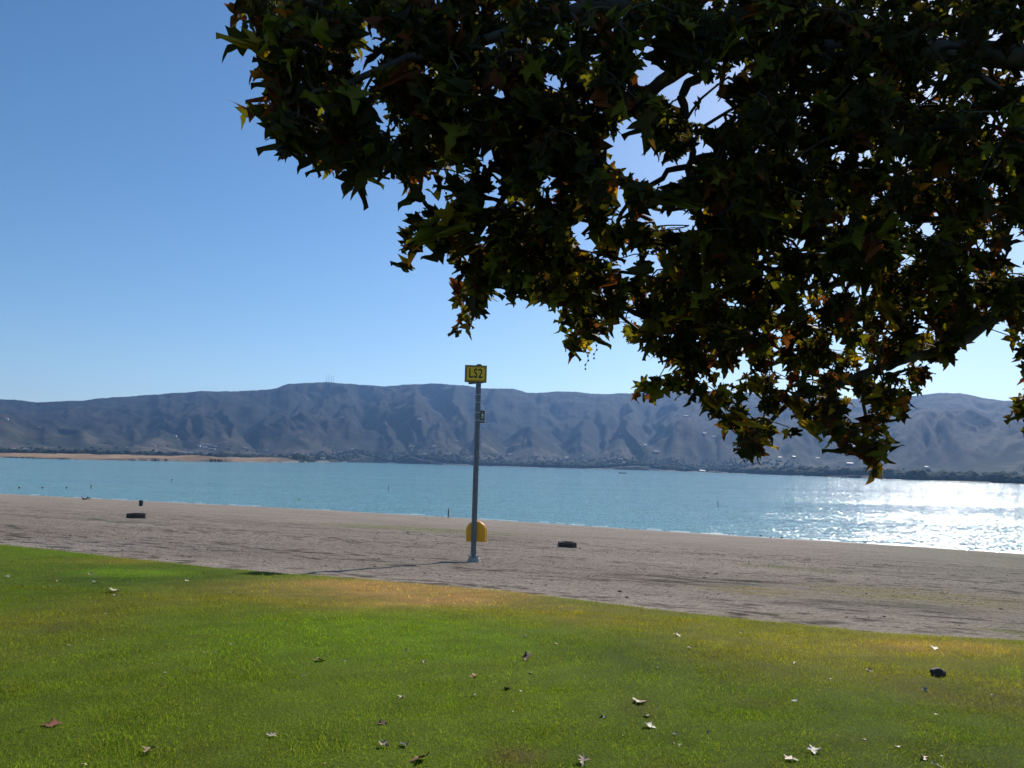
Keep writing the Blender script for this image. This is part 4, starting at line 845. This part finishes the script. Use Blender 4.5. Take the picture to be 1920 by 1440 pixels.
big = {(217, 1108): 'pale curled leaf, largest on the far left part of the lawn', (90, 1360): 'red brown leaf standing up in the grass near the bottom left corner', (282, 1407): 'long folded tan leaf near the bottom edge, left side', (515, 1381): 'pale narrow leaf with raised ends, alone on the left near lawn', (780, 1427): 'large crumpled red and cream leaf at the bottom edge', (724, 1400): 'rounded pale brown curled leaf just above the big crumpled red one', (755, 1397): 'dark curled leaf beside the rounded pale brown one', (1093, 1433): 'wide tan leaf cut by the bottom edge, middle of the lawn', (952, 1291): 'brown folded leaf with a pale end in the middle of the lawn', (988, 1237): 'brown leaf with pale upturned lobes below the sand, middle of the lawn', (887, 1268): 'orange brown leaf in the middle of the lawn', (720, 1358): 'brown leaf tilted up above the rounded pale brown one', (1203, 1317): 'upper of two dry leaves on the small bare patch', (1213, 1342): 'lower of two dry leaves on the small bare patch', (1222, 1364): 'grey ribbed leaf just below the small bare patch', (1527, 1410): 'dark arched leaf with pale edge near the bottom, right of centre', (1754, 1215): 'pale leaf near the top edge of the lawn above the dark stone', (1490, 1244): 'bright white leaf scrap on the right part of the lawn', (750, 1309): 'pale twisted leaf left of the middle of the lawn', (1683, 1401): 'pale crumpled leaf near the bottom right', (1733, 1423): 'cream leaf with curled lobes near the bottom right corner', (1487, 1425): 'flat tan leaf beside the dark arched leaf', (354, 1090): 'pale leaf lying on bright grass at left, by the sign shadow', (764, 1219): 'thin pale leaf on edge on the bright green patch', (1627, 1256): 'small pale leaf half hidden, left of the dark stone'}
FL = [(981, 1193, 'dark', 10), (1042, 1207, 'tan', 9), (764, 1219, 'tan', 13), (833, 1213, 'pale', 5), (648, 1239, 'pale', 7), (795, 1243, 'tan', 11), (988, 1237, 'brown', 26), (993, 1262, 'pale', 14), (887, 1268, 'orange', 18), (952, 1291, 'tan', 22), (977, 1296, 'pale', 6), (887, 1304, 'dark', 12), (750, 1309, 'pale', 16), (962, 1334, 'tan', 12), (720, 1358, 'brown', 20), (724, 1400, 'tan', 26), (755, 1397, 'dark', 24), (780, 1427, 'red', 46), (1203, 1317, 'tan', 30), (1213, 1342, 'tan', 20), (1222, 1364, 'grey', 24), (1093, 1433, 'tan', 32), (1132, 1345, 'grey', 18), (1233, 1252, 'grey', 14), (1272, 1192, 'tan', 13), (1170, 1379, 'pale', 6), (1263, 1377, 'grey', 12), (1262, 1393, 'tan', 9), (1273, 1397, 'pale', 9),
      (1390, 1186, 'pale', 8), (1294, 1215, 'pale', 9), (1490, 1244, 'pale', 12), (1627, 1256, 'tan', 12), (1557, 1273, 'tan', 7), (1754, 1215, 'pale', 15), (1735, 1297, 'pale', 15), (1859, 1303, 'pale', 6), (1796, 1331, 'pale', 6), (1753, 1339, 'pale', 6), (1489, 1314, 'grey', 14), (1527, 1410, 'grey', 26), (1683, 1401, 'pale', 12), (1733, 1423, 'tan', 19), (1760, 1437, 'pale', 17), (1487, 1425, 'tan', 22), (1327, 1375, 'grey', 9), (1765, 1418, 'pale', 6), (1620, 1386, 'tan', 11),
      (15, 1081, 'pale', 9), (22, 1053, 'pale', 4), (107, 1089, 'pale', 5), (136, 1088, 'pale', 6), (167, 1076, 'tan', 12), (183, 1093, 'dark', 16), (217, 1108, 'pale', 22), (216, 1117, 'pale', 9), (42, 1100, 'tan', 6), (354, 1090, 'pale', 12), (435, 1110, 'pale', 9), (478, 1119, 'pale', 5), (433, 1130, 'dark', 6), (198, 1151, 'pale', 5), (169, 1128, 'pale', 5), (193, 1199, 'pale', 6), (130, 1210, 'pale', 7), (434, 1209, 'pale', 7), (383, 1224, 'tan', 6), (404, 1223, 'pale', 7), (447, 1232, 'pale', 6), (567, 1266, 'grey', 11), (603, 1239, 'tan', 20), (308, 1262, 'pale', 7), (368, 1268, 'tan', 6), (9, 1283, 'pale', 8), (90, 1360, 'red', 26), (42, 1370, 'dark', 12), (282, 1407, 'tan', 30), (515, 1381, 'pale', 23), (156, 1433, 'pale', 9), (626, 1431, 'pale', 6), (609, 1432, 'tan', 6)]
LMK = [(217, 1108, 'largest pale leaf at far left'), (90, 1360, 'red brown leaf at lower left'), (282, 1407, 'long folded tan leaf'), (515, 1381, 'lone pale narrow leaf'), (780, 1427, 'crumpled red leaf'), (1093, 1433, 'wide tan leaf at the bottom edge'), (952, 1291, 'brown folded leaf'), (988, 1237, 'brown upturned leaf'), (887, 1268, 'orange brown leaf'), (1203, 1317, 'leaves on the bare patch'), (1527, 1410, 'dark arched leaf'), (1754, 1215, 'pale leaf above the stone'), (1759, 1266, 'dark stone'), (1490, 1244, 'bright scrap on the right lawn'), (750, 1309, 'pale twisted leaf'), (1733, 1423, 'cream curled leaf'), (354, 1090, 'pale leaf by the sign shadow'), (764, 1219, 'thin pale leaf on edge')]
SEEN = {}
for i, (px, py, ck, wp) in enumerate(FL):
    c = hit(px, py+1, .05); D = math.hypot(c[0], c[1]); size = wp*1.12/F*D; vi = i % 10
    if (vi, ck) not in fme: me = np_mesh('fallen_leaf', *fvar[vi]); me.materials.append(fl_m[ck]); fme[(vi, ck)] = me
    o = link('fallen_leaf', fme[(vi, ck)], None, None, (c[0], c[1], float(lz(c[0], c[1]))+.002)); o.scale = (size, size, size*.55); o.rotation_euler = (random.uniform(-.2, .2), random.uniform(-.2, .2), random.uniform(0, 6.28))
    if (px, py) in big: tag(o, big[(px, py)], 'leaf', 'fallen leaves on the lawn')
    else:
        adj = {'pale': 'small pale', 'tan': 'small tan', 'dark': 'small dark', 'grey': 'small grey', 'brown': 'small brown', 'orange': 'small orange', 'red': 'small red'}[ck]
        lm = min(LMK, key=lambda q: math.hypot(q[0]-px, (q[1]-py)*1.8)); dx, dy = px-lm[0], (py-lm[1])*1.8
        v_ = 'above' if dy < -.4*abs(dx) else ('below' if dy > .4*abs(dx) else ''); h_ = 'left of' if dx < -.4*abs(dy) else ('right of' if dx > .4*abs(dy) else '')
        where = (v_+' and '+h_) if v_ and h_ else (v_ or h_); lab = adj+' leaf scrap '+where+' the '+lm[2]
        if lab in SEEN: lab = adj+' leaf scrap farther '+where+' the '+lm[2] if math.hypot(dx, dy) > SEEN[lab] else adj+' leaf scrap close '+where+' the '+lm[2]
        if lab in SEEN: lab = lab.replace('leaf scrap', 'curled leaf bit')
        SEEN[lab] = math.hypot(dx, dy); tag(o, lab, 'leaf', 'leaf scraps scattered on the lawn')
def rock(px, py, wp, col, label, lawn_=False):
    c = hit(px, py, .05 if lawn_ else 0); D = math.hypot(c[0], c[1]); r = wp/F*D/2; bm = bmesh.new(); bmesh.ops.create_icosphere(bm, subdivisions=3, radius=1)
    for v in bm.verts: n_ = noise.noise(v.co*1.3+Vector((px, 0, 0)))*.45+noise.noise(v.co*4)*.12; v.co = v.co*(1+n_); v.co.z *= .62
    o = link('stone', bm_mesh('stone', bm, True), simple('stone', col, .85, var=.3, scale=4, bmp=.5), None, (c[0], c[1], c[2]+r*.3)); o.scale = (r, r*.8, r); o.rotation_euler = (0, .15, random.uniform(0, 3)); tag(o, label, 'stone')
rock(1759, 1266, 25, (.06, .045, .04), 'dark lump of stone on the lawn near the right edge', True)
rock(1162, 1110, 7, (.05, .04, .03), 'upper of two small dark stones on sand above the lawn edge'); rock(1175, 1122, 8, (.05, .04, .03), 'lower of two small dark stones on sand above the lawn edge')
rock(765, 1000, 5, (.04, .04, .03), 'small dark lump on the beach left of the pole, by the green weed')
# scattered clods and twigs on the rough sand (uncountable)
Vs, Fs = [], []; off = 0
ic = bmesh.new(); bmesh.ops.create_icosphere(ic, subdivisions=1, radius=1); cv = np.array([v.co[:] for v in ic.verts]); cf = np.array([[v.index for v in f.verts] for f in ic.faces]); ic.free()
k_ = 0
while k_ < 3500:
    t_ = random.uniform(-24, 14); s_ = random.uniform(13.9, 40)
    if float(vnoise(s_*.5, t_*.15, 72)) < .42: continue
    x_, y_ = s_*N2[0]+t_*T2[0], s_*N2[1]+t_*T2[1]; 
    if s_ < float(edge_s(t_))+.3: continue
    r = random.uniform(.005, .016)*(1 if random.random() < .96 else 1.8); v = cv*np.array([r*random.uniform(1, 2.2), r, r*.7])*(1+.5*(rng.random((len(cv), 1))-.5)); an = random.uniform(-.5, .9)
    v = np.stack([v[:, 0]*math.cos(an)-v[:, 1]*math.sin(an)+x_, v[:, 0]*math.sin(an)+v[:, 1]*math.cos(an)+y_, v[:, 2]+float(gz(x_, y_))+float(sand_dz(np.array(s_), np.array(t_)))+r*.2], -1)
    Vs.append(v); Fs.append(cf+off); off += len(v); k_ += 1
tag(link('beach_debris', np_mesh('beach_debris', np.concatenate(Vs), np.concatenate(Fs)), simple('dark_debris', (.09, .07, .05), .95, var=.4)), 'dark crumbs of dried mud and weed scattered on the sand', 'debris', kind='stuff')
